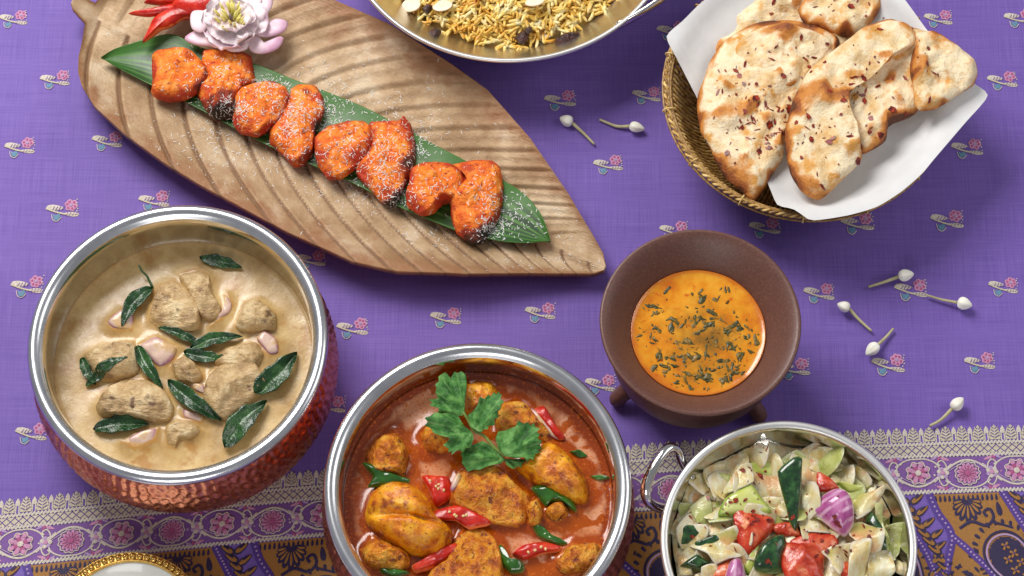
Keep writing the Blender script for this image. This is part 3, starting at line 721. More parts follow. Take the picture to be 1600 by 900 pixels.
def sauce(name, c, r, z0, outl, mat, label, cat, men=.0016, oilw=.006, seed=1, amp=.0003, murk=None):
    """liquid surface with a meniscus at the wall and round everything that stands in it"""
    n, m = 160, 64; c = np.array([c[0], c[1], z0]); V = [(c[0], c[1], z0)]
    rr = np.linspace(0, 1, m+1)[1:]
    for q in rr:
        for i in range(n):
            a = 2*math.pi*i/n; V.append((c[0]+r*q*math.cos(a), c[1]+r*q*math.sin(a), z0))
    V = np.array(V); oil = np.zeros(len(V)); d = np.full(len(V), 1.0)
    for ol in outl:
        W = np.array([P(a[0], a[1], z0+.002)[:2] for a in ol]); dd, ins = dist_poly(V[:, :2], W); dd[ins] = 0; d = np.minimum(d, dd)
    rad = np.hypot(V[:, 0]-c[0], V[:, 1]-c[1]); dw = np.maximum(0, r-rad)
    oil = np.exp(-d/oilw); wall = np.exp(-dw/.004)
    V[:, 2] += men*np.exp(-d/.0035)+.0014*np.exp(-dw/.002)+np.array([amp*fbm(v[0], v[1], 0, 70, seed, 2) for v in V])
    F = [(0, 1+i, 1+(i+1) % n) for i in range(n)]
    for j in range(m-1):
        a = 1+j*n; F += [(a+i, a+n+i, a+n+(i+1) % n, a+(i+1) % n) for i in range(n)]
    # body below the surface
    b = len(V); low = V[1+(m-1)*n:1+m*n].copy(); low[:, 2] = z0-.012; low[:, :2] = c[:2]+(low[:, :2]-c[:2])*.96
    V = np.concatenate([V, low, [[c[0], c[1], z0-.014]]]); a = 1+(m-1)*n
    F += [(a+i, b+i, b+(i+1) % n, a+(i+1) % n) for i in range(n)]+[(b+n, b+(i+1) % n, b+i) for i in range(n)]
    pad = np.zeros(n+1)
    at = {'oil': np.concatenate([oil, pad]), 'wall': np.concatenate([wall, pad])}
    if murk: at['murk'] = np.array([murk(v[0], v[1]) for v in V])
    mk(name, V, F, mat, attrs=at, label=label, cat=cat); solid(V, F)

# left pot: pale creamy curry
ZR = .085
c1, R1 = handi(277, 531, 235.5, ZR, 'hammered copper pot with steel rim holding the pale creamy curry')
Z1 = .049
m_cream = MAT('creamy curry sauce', [(0.32, (166, 130, 76)), (0.48, (190, 156, 100)), (0.66, (208, 178, 122))], scale=55, detail=9, rough=.3, sss=.06, coat=.15, coatr=.16, bump=.2, bscale=480, bdist=.0006, rvar=.08, mixes=[('oil', (178, 130, 62), .55, 1.1, 200), ('noise', (166, 122, 72), .62, .69, 900), ('noise', (176, 130, 70), .56, .70, 60), ('wall', (168, 124, 72), .3, 1.3, 0)])
m_chk = MAT('stewed chicken', [(0.32, (146, 112, 72)), (0.42, (180, 146, 98)), (0.53, (202, 170, 120)), (0.66, (226, 202, 156))], scale=80, detail=8, rough=.36, sss=.08, coat=.5, coatr=.16, bump=.8, bscale=240, bdist=.0024, rvar=.1, fine=.3, bstretch=(1, 2.6, 1), mixes=[('noise', (118, 84, 56), .58, .72, 110), ('low', (194, 158, 100), .25, .8, 120)])
CK = [(zo('1', 700, 600, 735, 500, 800, 468, 860, 488, 912, 560, 917, 672, 830, 692, 750, 682, 698, 645), .017, 'pale chicken chunk with square sides near the middle of the creamy curry'),
      (zo('1', 830, 440, 900, 413, 962, 440, 978, 520, 1022, 600, 990, 642, 930, 632, 895, 560, 845, 490), .013, 'brown chicken chunk leaning behind the square pale chunk'),
      (zo('1', 1090, 680, 1130, 580, 1200, 565, 1272, 618, 1275, 690, 1200, 700, 1140, 706), .010, 'half sunk chicken lump at the right of the creamy curry above an onion petal'),
      (zo('p', 133, 556, 162, 540, 205, 536, 218, 556, 212, 582, 185, 594, 150, 588), .011, 'chicken chunk at the left of the creamy curry above the largest chunk'),
      (zo('2', 418, 160, 470, 108, 540, 78, 620, 88, 682, 140, 708, 190, 692, 242, 640, 252, 540, 242, 430, 227, 403, 195), .017, 'largest wedge of chicken, lower left in the creamy curry'),
      (zo('2', 848, 130, 870, 60, 930, 8, 1012, -4, 1082, 60, 1092, 110, 1042, 170, 1000, 212, 930, 238, 880, 212, 848, 170), .018, 'rounded chicken chunk between two curry leaves, lower right in the creamy curry'),
      (zo('2', 706, 30, 760, -6, 812, 20, 842, 80, 800, 112, 740, 92), .008, 'small chicken piece beside the lilac onion petal in the curry centre'),
      (zo('2', 683, 290, 730, 258, 790, 258, 832, 300, 800, 332, 742, 342, 720, 377, 690, 352), .006, 'small ragged chicken scrap lowest in the creamy curry'),
      (zo('p', 336, 568, 355, 545, 400, 536, 412, 552, 402, 572, 370, 580), .008, 'pale chicken scrap just above the rounded chunk on the right')]
LEAVES = [((237, 446), (189, 508), 27, .003, .5, 'curry leaf with a thin raised stalk, upper left of the square chicken chunk'),
          ((311, 400), (377, 415), 21, -.0005, -.2, 'curry leaf floating at the far wall of the pot'),
          ((312, 535), (246, 509), 15, .002, .3, 'narrow curry leaf pointing left across the curry centre'),
          ((296, 541), (378, 523), 22, .003, -.3, 'broad curry leaf pointing right across the curry centre'),
          ((286, 548), (350, 558), 22, .0015, .2, 'dark curry leaf tucked under the broad centre leaf'),
          ((213, 537), (254, 605), 23, .004, .3, 'upright curry leaf left of the lilac onion petal'),
          ((132, 600), (202, 564), 17, .003, -.4, 'slim curry leaf by the left wall pointing up right'),
          ((126, 556), (148, 598), 17, .002, .3, 'short dark curry leaf nearest the left wall'),
          ((261, 592), (345, 655), 29, .004, .3, 'long curry leaf crossing below the lilac onion petal'),
          ((144, 668), (232, 661), 28, .002, -.2, 'flat curry leaf at lower left beside a sunken onion petal'),
          ((397, 614), (464, 548), 38, .004, .3, 'wide curry leaf nearest the right wall pointing up right'),
          ((350, 698), (417, 625), 40, .003, -.3, 'largest curry leaf, lowest on the right side')]
ON1 = [(zo('1', 638, 772, 720, 728, 825, 780, 802, 845, 740, 873, 690, 830), .006, 'lilac onion petal beside the upright curry leaf'), (zo('1', 493, 665, 560, 605, 622, 625, 612, 700, 520, 698), .004, 'onion petal under the stalked curry leaf'),
       (zo('1', 1050, 528, 1078, 575, 1060, 625, 975, 677, 1030, 618, 1052, 580), .004, 'white crescent of onion right of the brown chicken chunk'), (zo('1', 1183, 740, 1220, 698, 1282, 738, 1293, 812, 1245, 818), .005, 'lilac onion petal by the right wall under the chicken lump'),
       (zo('2', 506, 345, 590, 295, 658, 285, 642, 342, 560, 378), .0025, 'sunken onion petal lowest left in the creamy curry'), (zo('2', 755, 208, 850, 240, 835, 268, 760, 244), .003, 'thin onion sliver under the long curry leaf'), (zo('2', 780, 98, 842, 112, 852, 155, 800, 130), .004, 'onion sliver left of the rounded chicken chunk')]
sauce('curry_sauce', c1, R1*.8885, Z1, [a for a, *_ in CK]+[o_[0] for o_ in ON1], m_cream, 'pale tan creamy curry sauce filling the left pot', 'curry', men=.0022, oilw=.0035, seed=3)
for i, (ol, H, lab) in enumerate(CK):
    V, F, R, T = blob(scaled(ol, 1.08), Z1-.002, H*1.2+.002, Hb=.006, p=4, q=1.6, N=64, M=18, na=.0018, nf=80, fa=.0012, ff=330, seed=20+i*2.7, k=.35, sharp=.4, cr=.0018, cf=60, planes=cuts(3, H*1.2+.002, i+20) if H > .012 else None)
    mk('chicken_piece', V, F, m_chk, attrs={'low': np.clip(1-(V[:, 2]-Z1)/.009, 0, 1)}, label=lab, cat='chicken', group='chicken in the creamy curry'); solid(V, F)
m_on1 = MAT('stewed onion', [(0.34, (194, 160, 146)), (0.5, (210, 180, 164)), (0.66, (226, 202, 180))], scale=90, detail=6, rough=.32, sss=.12, coat=.25, coatr=.12, bump=.4, bscale=200, bdist=.001, mixes=[('rimv', (168, 110, 136), .70, 1.05, 60), ('noise', (204, 168, 118), .52, .64, 90)])
for i, (ol, H, lab) in enumerate(ON1):
    ol = scaled(ol, .9); ow = P(*np.mean(ol, 0), Z1)[:2]
    V, F, R, T = blob(ol, Z1+.0004, H*.45, Hb=.002, p=6, q=1.5, N=44, M=9, na=.0012, nf=90, seed=50+i, k=.6, sharp=.5, zf=lambda x, y, ow=ow: H*.5-9*((x-ow[0])**2+(y-ow[1])**2)+.10*(y-ow[1]))
    mk('onion_petal', V, F, m_on1, attrs={'rimv': R}, label=lab, cat='onion', group='onion in the creamy curry'); solid(V, F)
m_cleaf = MAT('glossy curry leaf', [(0.34, (14, 44, 18)), (0.5, (24, 64, 26)), (0.66, (48, 92, 38))], scale=90, detail=4, rough=.24, coat=.3, coatr=.1, bump=.7, bscale=260, bdist=.0014, mixes=[('rib', (72, 104, 52), .5, 1.3, 0)])
def leafmesh(b, t, wpx, z, lift, bend, th=.0005, seed=0, tree=None, clear=.0008, stem=None):
    b = np.array(b, float); t = np.array(t, float); d = t-b; L0 = np.linalg.norm(d); e_ = np.array([-d[1], d[0]])/L0
    G = []; rb = []
    for q in np.linspace(0, 1, 22):
        wv = wpx*.5*(math.sin(math.pi*min(1, q**.85))**.75)*(1-.25*q)+.4
        cpt = b+d*q+e_*bend*wpx*.5*math.sin(math.pi*q); row = []
        for s in np.linspace(-1, 1, 11):
            p_ = cpt+e_*s*wv*(1+.06*math.sin(q*22+s)); x, y, _ = P(p_[0], p_[1], z+.004)
            zz = z+lift*math.sin(math.pi*q)+.0022*abs(s)*(wpx/28)+.0011*nz(x, y, 0, 130, seed)+.0007*math.sin(q*18+seed)*abs(s)-.0008*s*bend
            if tree is not None: zz = max(zz, .55*(drop_z(tree, x, y)+clear)+.45*zz, drop_z(tree, x, y)+clear*.5)
            row.append((x, y, zz)); rb.append(math.exp(-(s/.10)**2))
        G.append(row)
    V, F = sheet(G, th); return V, F, rb*2
TREE = bvh()
for i, (b, t, wp, lift, bend, lab) in enumerate(LEAVES):
    V, F, rb = leafmesh(b, t, wp, Z1+.0015, lift, bend, seed=i*1.9, tree=TREE)
    if i == 0:
        a = V[5]; sv, sf = tube(smoothopen(np.array([a, P(230, 432, Z1+.004), P(222, 424, Z1+.007), P(217, 414, Z1+.010)]), 12), np.linspace(.0009, .0006, 12), 6)
        V2, F2, _ = join([(V, F), (sv, sf)]); V, F, rb = V2, F2, rb+[0]*len(sv)
    mk('curry_leaf', V, F, m_cleaf, attrs={'rib': rb}, label=lab, cat='leaf', group='curry leaves in the creamy curry')

# middle pot: red curry
c2, R2 = handi(746, 758, 241.5, ZR, 'hammered copper pot with steel rim holding the red chicken curry')
Z2 = .0575
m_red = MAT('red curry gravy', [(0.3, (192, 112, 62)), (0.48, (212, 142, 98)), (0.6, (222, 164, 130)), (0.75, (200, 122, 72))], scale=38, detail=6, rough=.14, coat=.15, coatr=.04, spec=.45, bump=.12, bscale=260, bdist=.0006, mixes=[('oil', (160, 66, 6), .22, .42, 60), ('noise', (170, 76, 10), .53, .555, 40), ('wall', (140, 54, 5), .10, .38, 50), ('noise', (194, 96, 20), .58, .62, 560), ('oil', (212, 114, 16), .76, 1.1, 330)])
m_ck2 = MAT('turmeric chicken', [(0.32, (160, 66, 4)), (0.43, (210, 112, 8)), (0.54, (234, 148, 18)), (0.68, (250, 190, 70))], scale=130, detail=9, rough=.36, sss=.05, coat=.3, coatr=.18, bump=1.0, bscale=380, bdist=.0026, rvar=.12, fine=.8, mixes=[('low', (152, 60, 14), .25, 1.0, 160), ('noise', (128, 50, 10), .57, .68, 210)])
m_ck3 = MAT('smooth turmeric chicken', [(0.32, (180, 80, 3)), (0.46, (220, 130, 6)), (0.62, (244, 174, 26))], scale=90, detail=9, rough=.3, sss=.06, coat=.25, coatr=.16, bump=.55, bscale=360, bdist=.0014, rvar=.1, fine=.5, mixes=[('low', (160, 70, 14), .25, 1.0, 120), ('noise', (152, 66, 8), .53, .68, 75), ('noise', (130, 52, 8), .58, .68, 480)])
CK2 = [(zo('3', 205, 690, 215, 620, 232, 588, 300, 558, 382, 578, 432, 630, 462, 688, 495, 712, 502, 752, 472, 802, 420, 818, 350, 802, 262, 752), .020, 1, 'large smooth yellow chicken thigh with a crease, left in the red curry'),
       (zo('3', 518, 592, 540, 530, 600, 498, 680, 498, 742, 560, 792, 602, 792, 652, 770, 702, 700, 702, 650, 692, 600, 662, 520, 632), .018, 0, 'crumbly yellow chicken chunk in the centre of the red curry'),
       (zo('3', 758, 500, 800, 448, 870, 412, 932, 450, 982, 510, 1008, 602, 972, 624, 920, 602, 850, 572, 800, 540), .014, 1, 'smooth yellow chicken chunk right of the coriander sprig'),
       (zo('3', 200, 450, 240, 398, 300, 378, 342, 430, 347, 490, 322, 532, 230, 532, 202, 492), .010, 0, 'brown grainy chicken chunk behind the green chilli on the left'),
       (zo('3', 435, 900, 500, 830, 540, 758, 590, 722, 642, 740, 682, 800, 692, 870, 684, 950, 600, 985, 460, 960), .018, 0, 'knobbly chicken chunk at the bottom centre between two red chillies'),
       (zo('3', 186, 805, 220, 762, 292, 788, 345, 830, 332, 880, 250, 885, 196, 855), .010, 0, 'round brown chicken chunk at the lower left of the red curry'),
       (zo('3', 562, 205, 600, 188, 662, 195, 690, 260, 660, 300, 565, 300), .008, 1, 'orange chicken piece half hidden behind the top coriander leaf'),
       (zo('3', 685, 275, 760, 258, 822, 305, 872, 370, 862, 405, 780, 372, 690, 362), .008, 0, 'reddish chicken piece between the coriander leaves and a red chilli scrap'),
       (zo('3', 402, 375, 440, 342, 505, 370, 505, 440, 425, 432), .009, 0, 'small orange chicken nub under the left coriander leaf'),
       (zo('3', 905, 835, 960, 786, 1055, 788, 1045, 855, 960, 895, 908, 875), .008, 0, 'yellow crumbly chicken chunk at the lower right wall'),
       (zo('3', 785, 640, 828, 622, 845, 672, 830, 712, 795, 705), .009, 0, 'small yellow scrap right of the centre chicken chunk'),
       (zo('3', 858, 655, 915, 635, 940, 672, 900, 695, 868, 690), .008, 0, 'small yellow scrap under the curled green chilli')]
RC = [(zo('3', 398, 525, 500, 526, 514, 600, 455, 642, 428, 590), .007, 'short open red chilli ring above the long red chilli'), (zo('3', 412, 690, 450, 655, 530, 632, 562, 640, 658, 690, 640, 712, 580, 727, 530, 692, 450, 694), .006, 'long curved red chilli strip across the centre chicken'),
      (zo('3', 363, 862, 400, 838, 450, 800, 530, 772, 537, 800, 470, 862, 380, 888), .008, 'red chilli strip at the lower left of the bottom chunk'), (zo('3', 733, 815, 770, 783, 850, 772, 922, 785, 910, 807, 850, 817, 770, 838), .007, 'red chilli strip lying lower right in the red curry'),
      (zo('3', 812, 285, 850, 268, 892, 330, 932, 385, 900, 392, 855, 335), .004, 'red chilli scrap at the upper right of the red curry')]
GC = [(zo('3', 178, 478, 240, 484, 292, 518, 357, 540, 345, 557, 280, 567, 198, 568, 216, 530, 194, 505), .006, 'green chilli piece on the brown chunk by the left wall'), (zo('3', 803, 570, 850, 558, 912, 578, 962, 620, 972, 662, 930, 632, 880, 622, 858, 637, 828, 604), .006, 'curled green chilli ring on the right chicken chunk'),
      (zo('3', 798, 690, 850, 716, 882, 748, 942, 775, 900, 783, 830, 752), .004, 'thin green chilli sliver above the lower right red chilli'), (zo('3', 678, 790, 696, 778, 722, 830, 782, 850, 776, 882, 728, 888, 690, 842), .006, 'hooked green chilli piece beside the lower right red chilli'),
      (zo('3', 243, 866, 310, 868, 357, 890, 300, 906, 250, 888), .005, 'green chilli piece on the lower left chunk'), (zo('3', 945, 440, 985, 432, 1015, 452, 980, 460), .002, 'tiny green chilli sliver near the right wall, the upper one'), (zo('3', 1022, 530, 1060, 524, 1098, 536, 1055, 546), .002, 'tiny green chilli sliver at the right wall, the lower one')]
sauce('red_curry', c2, R2*.8885, Z2, [a for a, *_ in CK2], m_red, 'glossy reddish brown curry gravy in the middle pot', 'curry', men=.0030, oilw=.0075, seed=8, amp=.0006)
for i, (ol, H, sm, lab) in enumerate(CK2):
    hf = None
    if i == 0:
        a, b = P(*zo('3', 210, 672)[0], Z2+.01)[:2], P(*zo('3', 480, 712)[0], Z2+.01)[:2]; nrm = np.array([-(b-a)[1], (b-a)[0]]); nrm /= np.linalg.norm(nrm)
        hf = lambda x, y, r, a=a, nrm=nrm: -.0065*math.exp(-(((np.array((x, y))-a)@nrm)/.0028)**2)*(1-r**6)
    V, F, R, T = blob(scaled(ol, 1.10), Z2-.003, H*1.15+.005, Hb=.006, p=3.2, q=1.8, N=64, M=20, planes=None if sm or H < .012 else cuts(3, H*1.2+.004, i+50, (.25, .7)), na=.0022 if sm else .0026, nf=70, fa=.0009 if sm else .0014, ff=330, seed=80+i*2.1, k=.35, hf=hf, cr=.0020 if sm else .0030, cf=60)
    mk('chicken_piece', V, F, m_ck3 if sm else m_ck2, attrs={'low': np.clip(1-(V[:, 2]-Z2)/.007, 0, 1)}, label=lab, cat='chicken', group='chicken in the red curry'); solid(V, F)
T2 = bvh()
def rest(ol, zdef):
    c = np.mean(ol, 0); w_ = P(c[0], c[1], zdef+.006); return max(zdef, drop_z(T2, w_[0], w_[1]))
m_seed = MAT('chilli seed', [(0.3, (222, 190, 120)), (0.7, (238, 214, 160))], scale=200, rough=.4)
m_gc = MAT('green chilli skin', [(0.3, (28, 74, 18)), (0.6, (52, 106, 30)), (0.8, (104, 148, 60))], scale=70, rough=.18, coat=.5, coatr=.06, bump=.08, bscale=200, mixes=[('rimv', (150, 178, 96), .93, 1.05, 0)])
for lst, nm, mt, ct, gp in ((RC, 'red_chilli', m_chili, 'chilli', 'red chilli in the curry'), (GC, 'green_chilli', m_gc, 'chilli', 'green chilli in the curry')):
    for i, (ol, H, lab) in enumerate(lst):
        c = np.mean(ol, 0); pw = np.array([P(a[0], a[1], Z2+.008)[:2] for a in ol])
        zs = [drop_z(T2, x, y) for x, y in pw]; cz = rest(ol, Z2); zb = .5*cz+.5*np.mean(zs)
        V, F, R, T = blob(ol, zb+.0005, H*.8, Hb=.003, p=4, q=1.5, N=52, M=10, na=.0014, nf=90, seed=120+i*3, k=.5, sharp=.45, cr=.0016, cf=70)
        oo = mk(nm, V, F, mt, attrs={'rimv': R}, label=lab, cat=ct, group=gp); solid(V, F)
        if nm == 'red_chilli' and i in (0, 1, 3):
            q0 = np.where((T > .5) & (R < .55))[0]
            for k in range(5):
                sv = V[rnd.choice(list(q0))]; a0 = rnd.uniform(0, 6.28); SV_ = []
                for u in range(4):
                    for w0 in range(8):
                        t0 = math.pi*u/3; g0 = w0*math.pi/4; lx, ly, lz = .0012*math.sin(t0)*math.cos(g0), .0009*math.sin(t0)*math.sin(g0), .0005*math.cos(t0)
                        SV_.append((sv[0]+lx*math.cos(a0)-ly*math.sin(a0), sv[1]+lx*math.sin(a0)+ly*math.cos(a0), sv[2]+.0003+lz))
                mk('seed', SV_, [(u*8+w0, u*8+8+w0, u*8+8+(w0+1) % 8, u*8+(w0+1) % 8) for u in range(3) for w0 in range(8)], m_seed, oo)
V, F, R, T = blob(zo('3', 800, 285, 815, 280, 850, 322, 880, 360, 915, 385, 905, 395, 862, 372, 830, 335), Z2+.002, .0028, N=36, M=6, seed=4); mk('onion_strip', V, F, m_on1, attrs={'rimv': R}, label='pale onion strip beside the red scrap at upper right of the curry', cat='onion')
V, F, R, T = blob(zo('3', 505, 575, 520, 535, 540, 515, 545, 540, 530, 570, 512, 585), Z2+.013, .003, N=24, M=6, seed=5); mk('onion_strip', V, F, m_on1, attrs={'rimv': R}, label='small lilac onion sliver between chilli ring and centre chicken', cat='onion')
# coriander sprig
m_cor = MAT('coriander leaf', [(0.34, (34, 84, 26)), (0.48, (62, 128, 46)), (0.64, (118, 176, 88))], scale=120, detail=6, rough=.42, bump=.9, bscale=330, bdist=.0018, fine=.4, transl=.2, mixes=[('veinv', (150, 190, 120), .4, 1.2, 0)])
CL = [((452, 400), [(452, 402), (395, 412), (330, 396), (252, 398), (262, 365), (188, 342), (214, 312), (178, 290), (255, 278), (232, 240), (244, 215), (232, 180), (262, 160), (258, 122), (310, 78), (348, 122), (378, 78), (400, 96), (430, 84), (466, 120), (472, 200), (458, 300)], .020),
      ((535, 548), [(505, 500), (488, 412), (520, 395), (560, 352), (575, 292), (610, 300), (640, 268), (662, 280), (680, 242), (700, 262), (722, 234), (728, 262), (744, 270), (732, 300), (762, 330), (736, 350), (738, 385), (712, 400), (718, 440), (688, 452), (690, 492), (640, 500), (640, 528), (600, 526), (600, 550), (560, 542)], .022),
      ((530, 552), [(520, 550), (462, 500), (410, 420), (340, 398), (300, 412), (238, 408), (205, 436), (158, 445), (184, 475), (158, 500), (200, 512), (228, 552), (275, 575), (350, 602), (325, 640), (296, 652), (340, 672), (338, 700), (366, 690), (362, 726), (400, 690), (432, 692), (452, 718), (470, 670), (502, 664), (530, 600)], .023),
      ((795, 745), [(790, 742), (740, 682), (718, 620), (742, 568), (800, 545), (870, 532), (888, 488), (930, 510), (960, 492), (985, 512), (1012, 492), (1018, 525), (1054, 540), (1030, 570), (1052, 592), (1035, 625), (1072, 640), (1050, 662), (1070, 690), (1035, 695), (1062, 715), (1012, 730), (1022, 755), (1000, 760), (1012, 785), (972, 775), (962, 798), (930, 762), (870, 765)], .021),
      ((790, 768), [(780, 770), (850, 765), (945, 772), (935, 810), (915, 805), (918, 836), (885, 820), (850, 852), (800, 812)], .014),
      ((785, 762), [(788, 762), (700, 692), (622, 640), (540, 660), (476, 682), (482, 715), (452, 740), (468, 770), (462, 800), (490, 835), (510, 864), (560, 846), (600, 852), (640, 832), (690, 822), (760, 800)], .016)]
e = empty('coriander_sprig', P(*zo('c', 620, 590)[0], Z2+.012), 'fresh green coriander sprig laid on top of the red curry', 'coriander')
for i, (bp, ol, zz) in enumerate(CL):
    b = zo('c', *bp)[0]; pts = scaled(zo('c', np.array(ol, float).ravel()), 1.10, b); cc = pts.mean(0)*.55+b*.45
    bw = P(b[0], b[1], Z2+zz)[:2]
    V, F, R, T = blob(pts, Z2+zz, .0004, Hb=.0002, N=len(ol)*3, M=9, p=8, q=1.2, sharp=.65, ctr=cc, k=0,
                      zf=lambda x, y, bw=bw, i=i: -.003+.16*math.hypot(x-bw[0], y-bw[1])-3.4*math.hypot(x-bw[0], y-bw[1])**2+.0016*math.sin(math.atan2(y-bw[1], x-bw[0])*9+i)*min(1, math.hypot(x-bw[0], y-bw[1])/.012)+.0009*nz(x, y, 0, 150, i))
    th = np.arctan2(V[:, 1]-bw[1], V[:, 0]-bw[0]); dd = np.hypot(V[:, 0]-bw[0], V[:, 1]-bw[1])
    mk('leaflet', V, F, m_cor, e, attrs={'veinv': np.clip(np.cos(th*9+i)**12*.8+np.exp(-dd/.004)*.6, 0, 1)})
m_stem = MAT('coriander stem', [(0.3, (86, 112, 44)), (0.7, (128, 150, 72))], scale=80, rough=.35)
st = zo('c', 445, 395, 480, 450, 515, 520, 545, 555, 620, 592, 690, 672, 760, 730, 800, 755)
V, F = tube(smoothopen(np.array([P(a[0], a[1], Z2+.0185-.0006*i) for i, a in enumerate(st)]), 40), .00095, 7); mk('stem', V, F, m_stem, e)

# ------------------------------------------------------------------ brown clay bowl of soup
ZB = .074; c3 = P(1094.5, 501, ZB); R3 = 157.5*mpp(1094, 501, ZB)
e = empty('clay_bowl', (c3[0], c3[1], 0), 'dark brown clay bowl on small feet holding orange soup', 'bowl')
pr = np.array([(.0001, -.056), (.026, -.055), (.039, -.044), (.0425, -.032), (.0430, -.024), (.0450, -.0185), (.0510, -.0105), (.0575, -.0035), (.0620, -.0003), (.0638, .0003), (.0646, -.0006), (.0644, -.0022), (.0615, -.006), (.0570, -.0115), (.0545, -.0185), (.0555, -.028), (.0568, -.039), (.0545, -.051), (.046, -.060), (.030, -.0645), (.0001, -.0655)]); pr[:, 0] *= R3/.0646
V, F = lathe(pr, c3, 128, smooth=110); mk('bowl_body', V, F, m_clay, e, org=c3); solid(V, F)
for fx, fy in ((966, 622), (1184, 646), (1085, 395)):
    p_ = P(fx, fy, .006); d = np.array([p_[0]-c3[0], p_[1]-c3[1]]); d /= np.linalg.norm(d)
    b = np.array([c3[0], c3[1], 0])
    path = [np.array([*(c3[:2]+d*.043), .017]), np.array([*(c3[:2]+d*.050), .012]), np.array([*(c3[:2]+d*.0545), .0075]), np.array([*(c3[:2]+d*.0565), .0045]), np.array([*(c3[:2]+d*.0567), .0005])]
    V, F = tube(smoothopen(np.array(path), 12), np.interp(np.linspace(0, 1, 12), [0, .5, .85, 1], [.007, .0055, .0054, .0036]), 14); mk('foot', V, F, m_clay, e)
ZS = ZB-.0205
m_soup = MAT('orange soup', [(0.32, (200, 106, 8)), (0.48, (218, 138, 14)), (0.66, (230, 164, 42))], scale=70, detail=7, rough=.2, sss=.2, coat=.3, coatr=.08, bump=.1, bscale=300, bdist=.0006, mixes=[('noise', (196, 84, 12), .6, .75, 180), ('murk', (142, 96, 22), .25, 1.0, 130), ('wall', (196, 104, 24), .3, 1.1, 60)])
HCW = []
hc = [(620, 650, 40, 12), (370, 450, 26, 9), (520, 510, 60, 22), (380, 520, 24, 11), (620, 460, 36, 11), (440, 660, 60, 22), (250, 360, 18, 6), (290, 390, 16, 5), (575, 300, 10, 4), (230, 470, 40, 10), (330, 590, 50, 12), (700, 500, 24, 8), (540, 630, 50, 12), (480, 560, 150, 90), (450, 420, 180, 50), (500, 380, 90, 9), (370, 700, 40, 8), (480, 730, 30, 6)]
for x, y, s_, n_ in hc:
    q = zo('4', x, y)[0]; w_ = P(q[0], q[1], ZS); HCW.append((w_[0], w_[1], max(.0035, s_/2.647*.0004), min(1, n_/22)))
def murk(x, y): return min(1.0, sum(a*math.exp(-((x-u)**2+((y-v)*1.5)**2)/(2*r*r))*.36 for u, v, r, a in HCW))
sauce('soup', np.array([c3[0], c3[1], ZS]), .0437*R3/.0646, ZS, [], m_soup, 'bright orange soup inside the brown clay bowl', 'soup', seed=12, amp=.0003, murk=murk)
m_herb = MAT('wilted herb', [(0.34, (40, 42, 14)), (0.5, (82, 76, 24)), (0.64, (136, 100, 28))], scale=260, rough=.42)
parts = []
for x, y, s, n_ in hc:
    for _ in range(int(n_*1.35)):
        q = zo('4', x+rnd.gauss(0, s*.9), y+rnd.gauss(0, s*.6))[0]; w_ = P(q[0], q[1], ZS)
        if math.hypot(w_[0]-c3[0], w_[1]-c3[1]) > .0405*R3/.0646: continue
        L0 = rnd.choice([1.2, 2, 3, 4.5, 6.5, 8.5])*1.25; a0 = rnd.uniform(0, 6.28); ol = []; asp_ = rnd.uniform(.28, .6)
        for k in range(8):
            a = 2*math.pi*k/8; rr = rnd.uniform(.35, 1.35); u, v = L0*rr*math.cos(a), L0*rr*asp_*math.sin(a); ol.append((q[0]+u*math.cos(a0)-v*math.sin(a0), q[1]+u*math.sin(a0)+v*math.cos(a0)))
        V, F, R, T = blob(np.array(ol), ZS-.0002+rnd.uniform(-.0003, .0002), .0006, Hb=.0006, N=16, M=4, sharp=.6, na=.0008, nf=330, seed=rnd.random()*50, k=0); parts.append((V, F))
V, F, _ = join(parts); mk('chopped_herbs', V, F, m_herb, label='dark green chopped herbs floating in the orange soup', cat='herbs', kind='stuff')

# ------------------------------------------------------------------ salad pan
ZP = .060; c4 = P(1232, 847, ZP); R4 = 200*mpp(1232, 847, ZP)
e = empty('salad_pan', (c4[0], c4[1], 0), 'round steel pan with a loop handle holding the vegetable salad', 'pan')
pr = np.array([(.0001, -.052), (.035, -.051), (.056, -.043), (.069, -.028), (.0745, -.012), (.0762, -.003), (.0772, .0001), (.0785, .0006), (.0805, .0003), (.0812, -.0008), (.0805, -.0018), (.0785, -.0016), (.0775, -.006), (.0755, -.016), (.0695, -.032), (.056, -.047), (.035, -.0565), (.0001, -.0598)]); pr[:, 0] *= R4/.0812
V, F = lathe(pr, c4, 144, smooth=90); mk('pan_body', V, F, m_steel, e, org=c4); solid(V, F)
V, F = lathe(np.array([(.0764, .0004), (.0772, .0014), (.0790, .0018), (.0806, .0014), (.0816, .0002), (.0810, -.0010)])*[R4/.0812, 1], c4, 144, smooth=20); mk('rim', V, F, m_rimw, e, org=c4)
hp = [P(a, b, z) for a, b, z in ((1082, 748, .048), (1066, 722, .056), (1058, 703, .064), (1044, 700, .069), (1024, 726, .070), (1009, 762, .066), (1013, 784, .058), (1030, 795, .050), (1046, 797, .046))]
V, F = tube(smoothopen(np.array(hp), 50), .0027, 12, ry=.0034); mk('handle', V, F, m_steel, e)
zc = .9*R4
m_cab = MAT('pickled cabbage', [(0.34, (220, 190, 112)), (0.48, (236, 216, 160)), (0.64, (248, 240, 210))], scale=70, detail=7, rough=.28, sss=.25, ssscale=.004, coat=.3, coatr=.12, bump=.7, bscale=130, bdist=.0018, fine=.3, stretch=(2.5, 1, 1), transl=.14, mixes=[('noise', (228, 172, 116), .51, .66, 50), ('grad', (196, 190, 98), .45, 1.0, 60), ('rimv', (240, 226, 200), .85, 1.05, 80)])
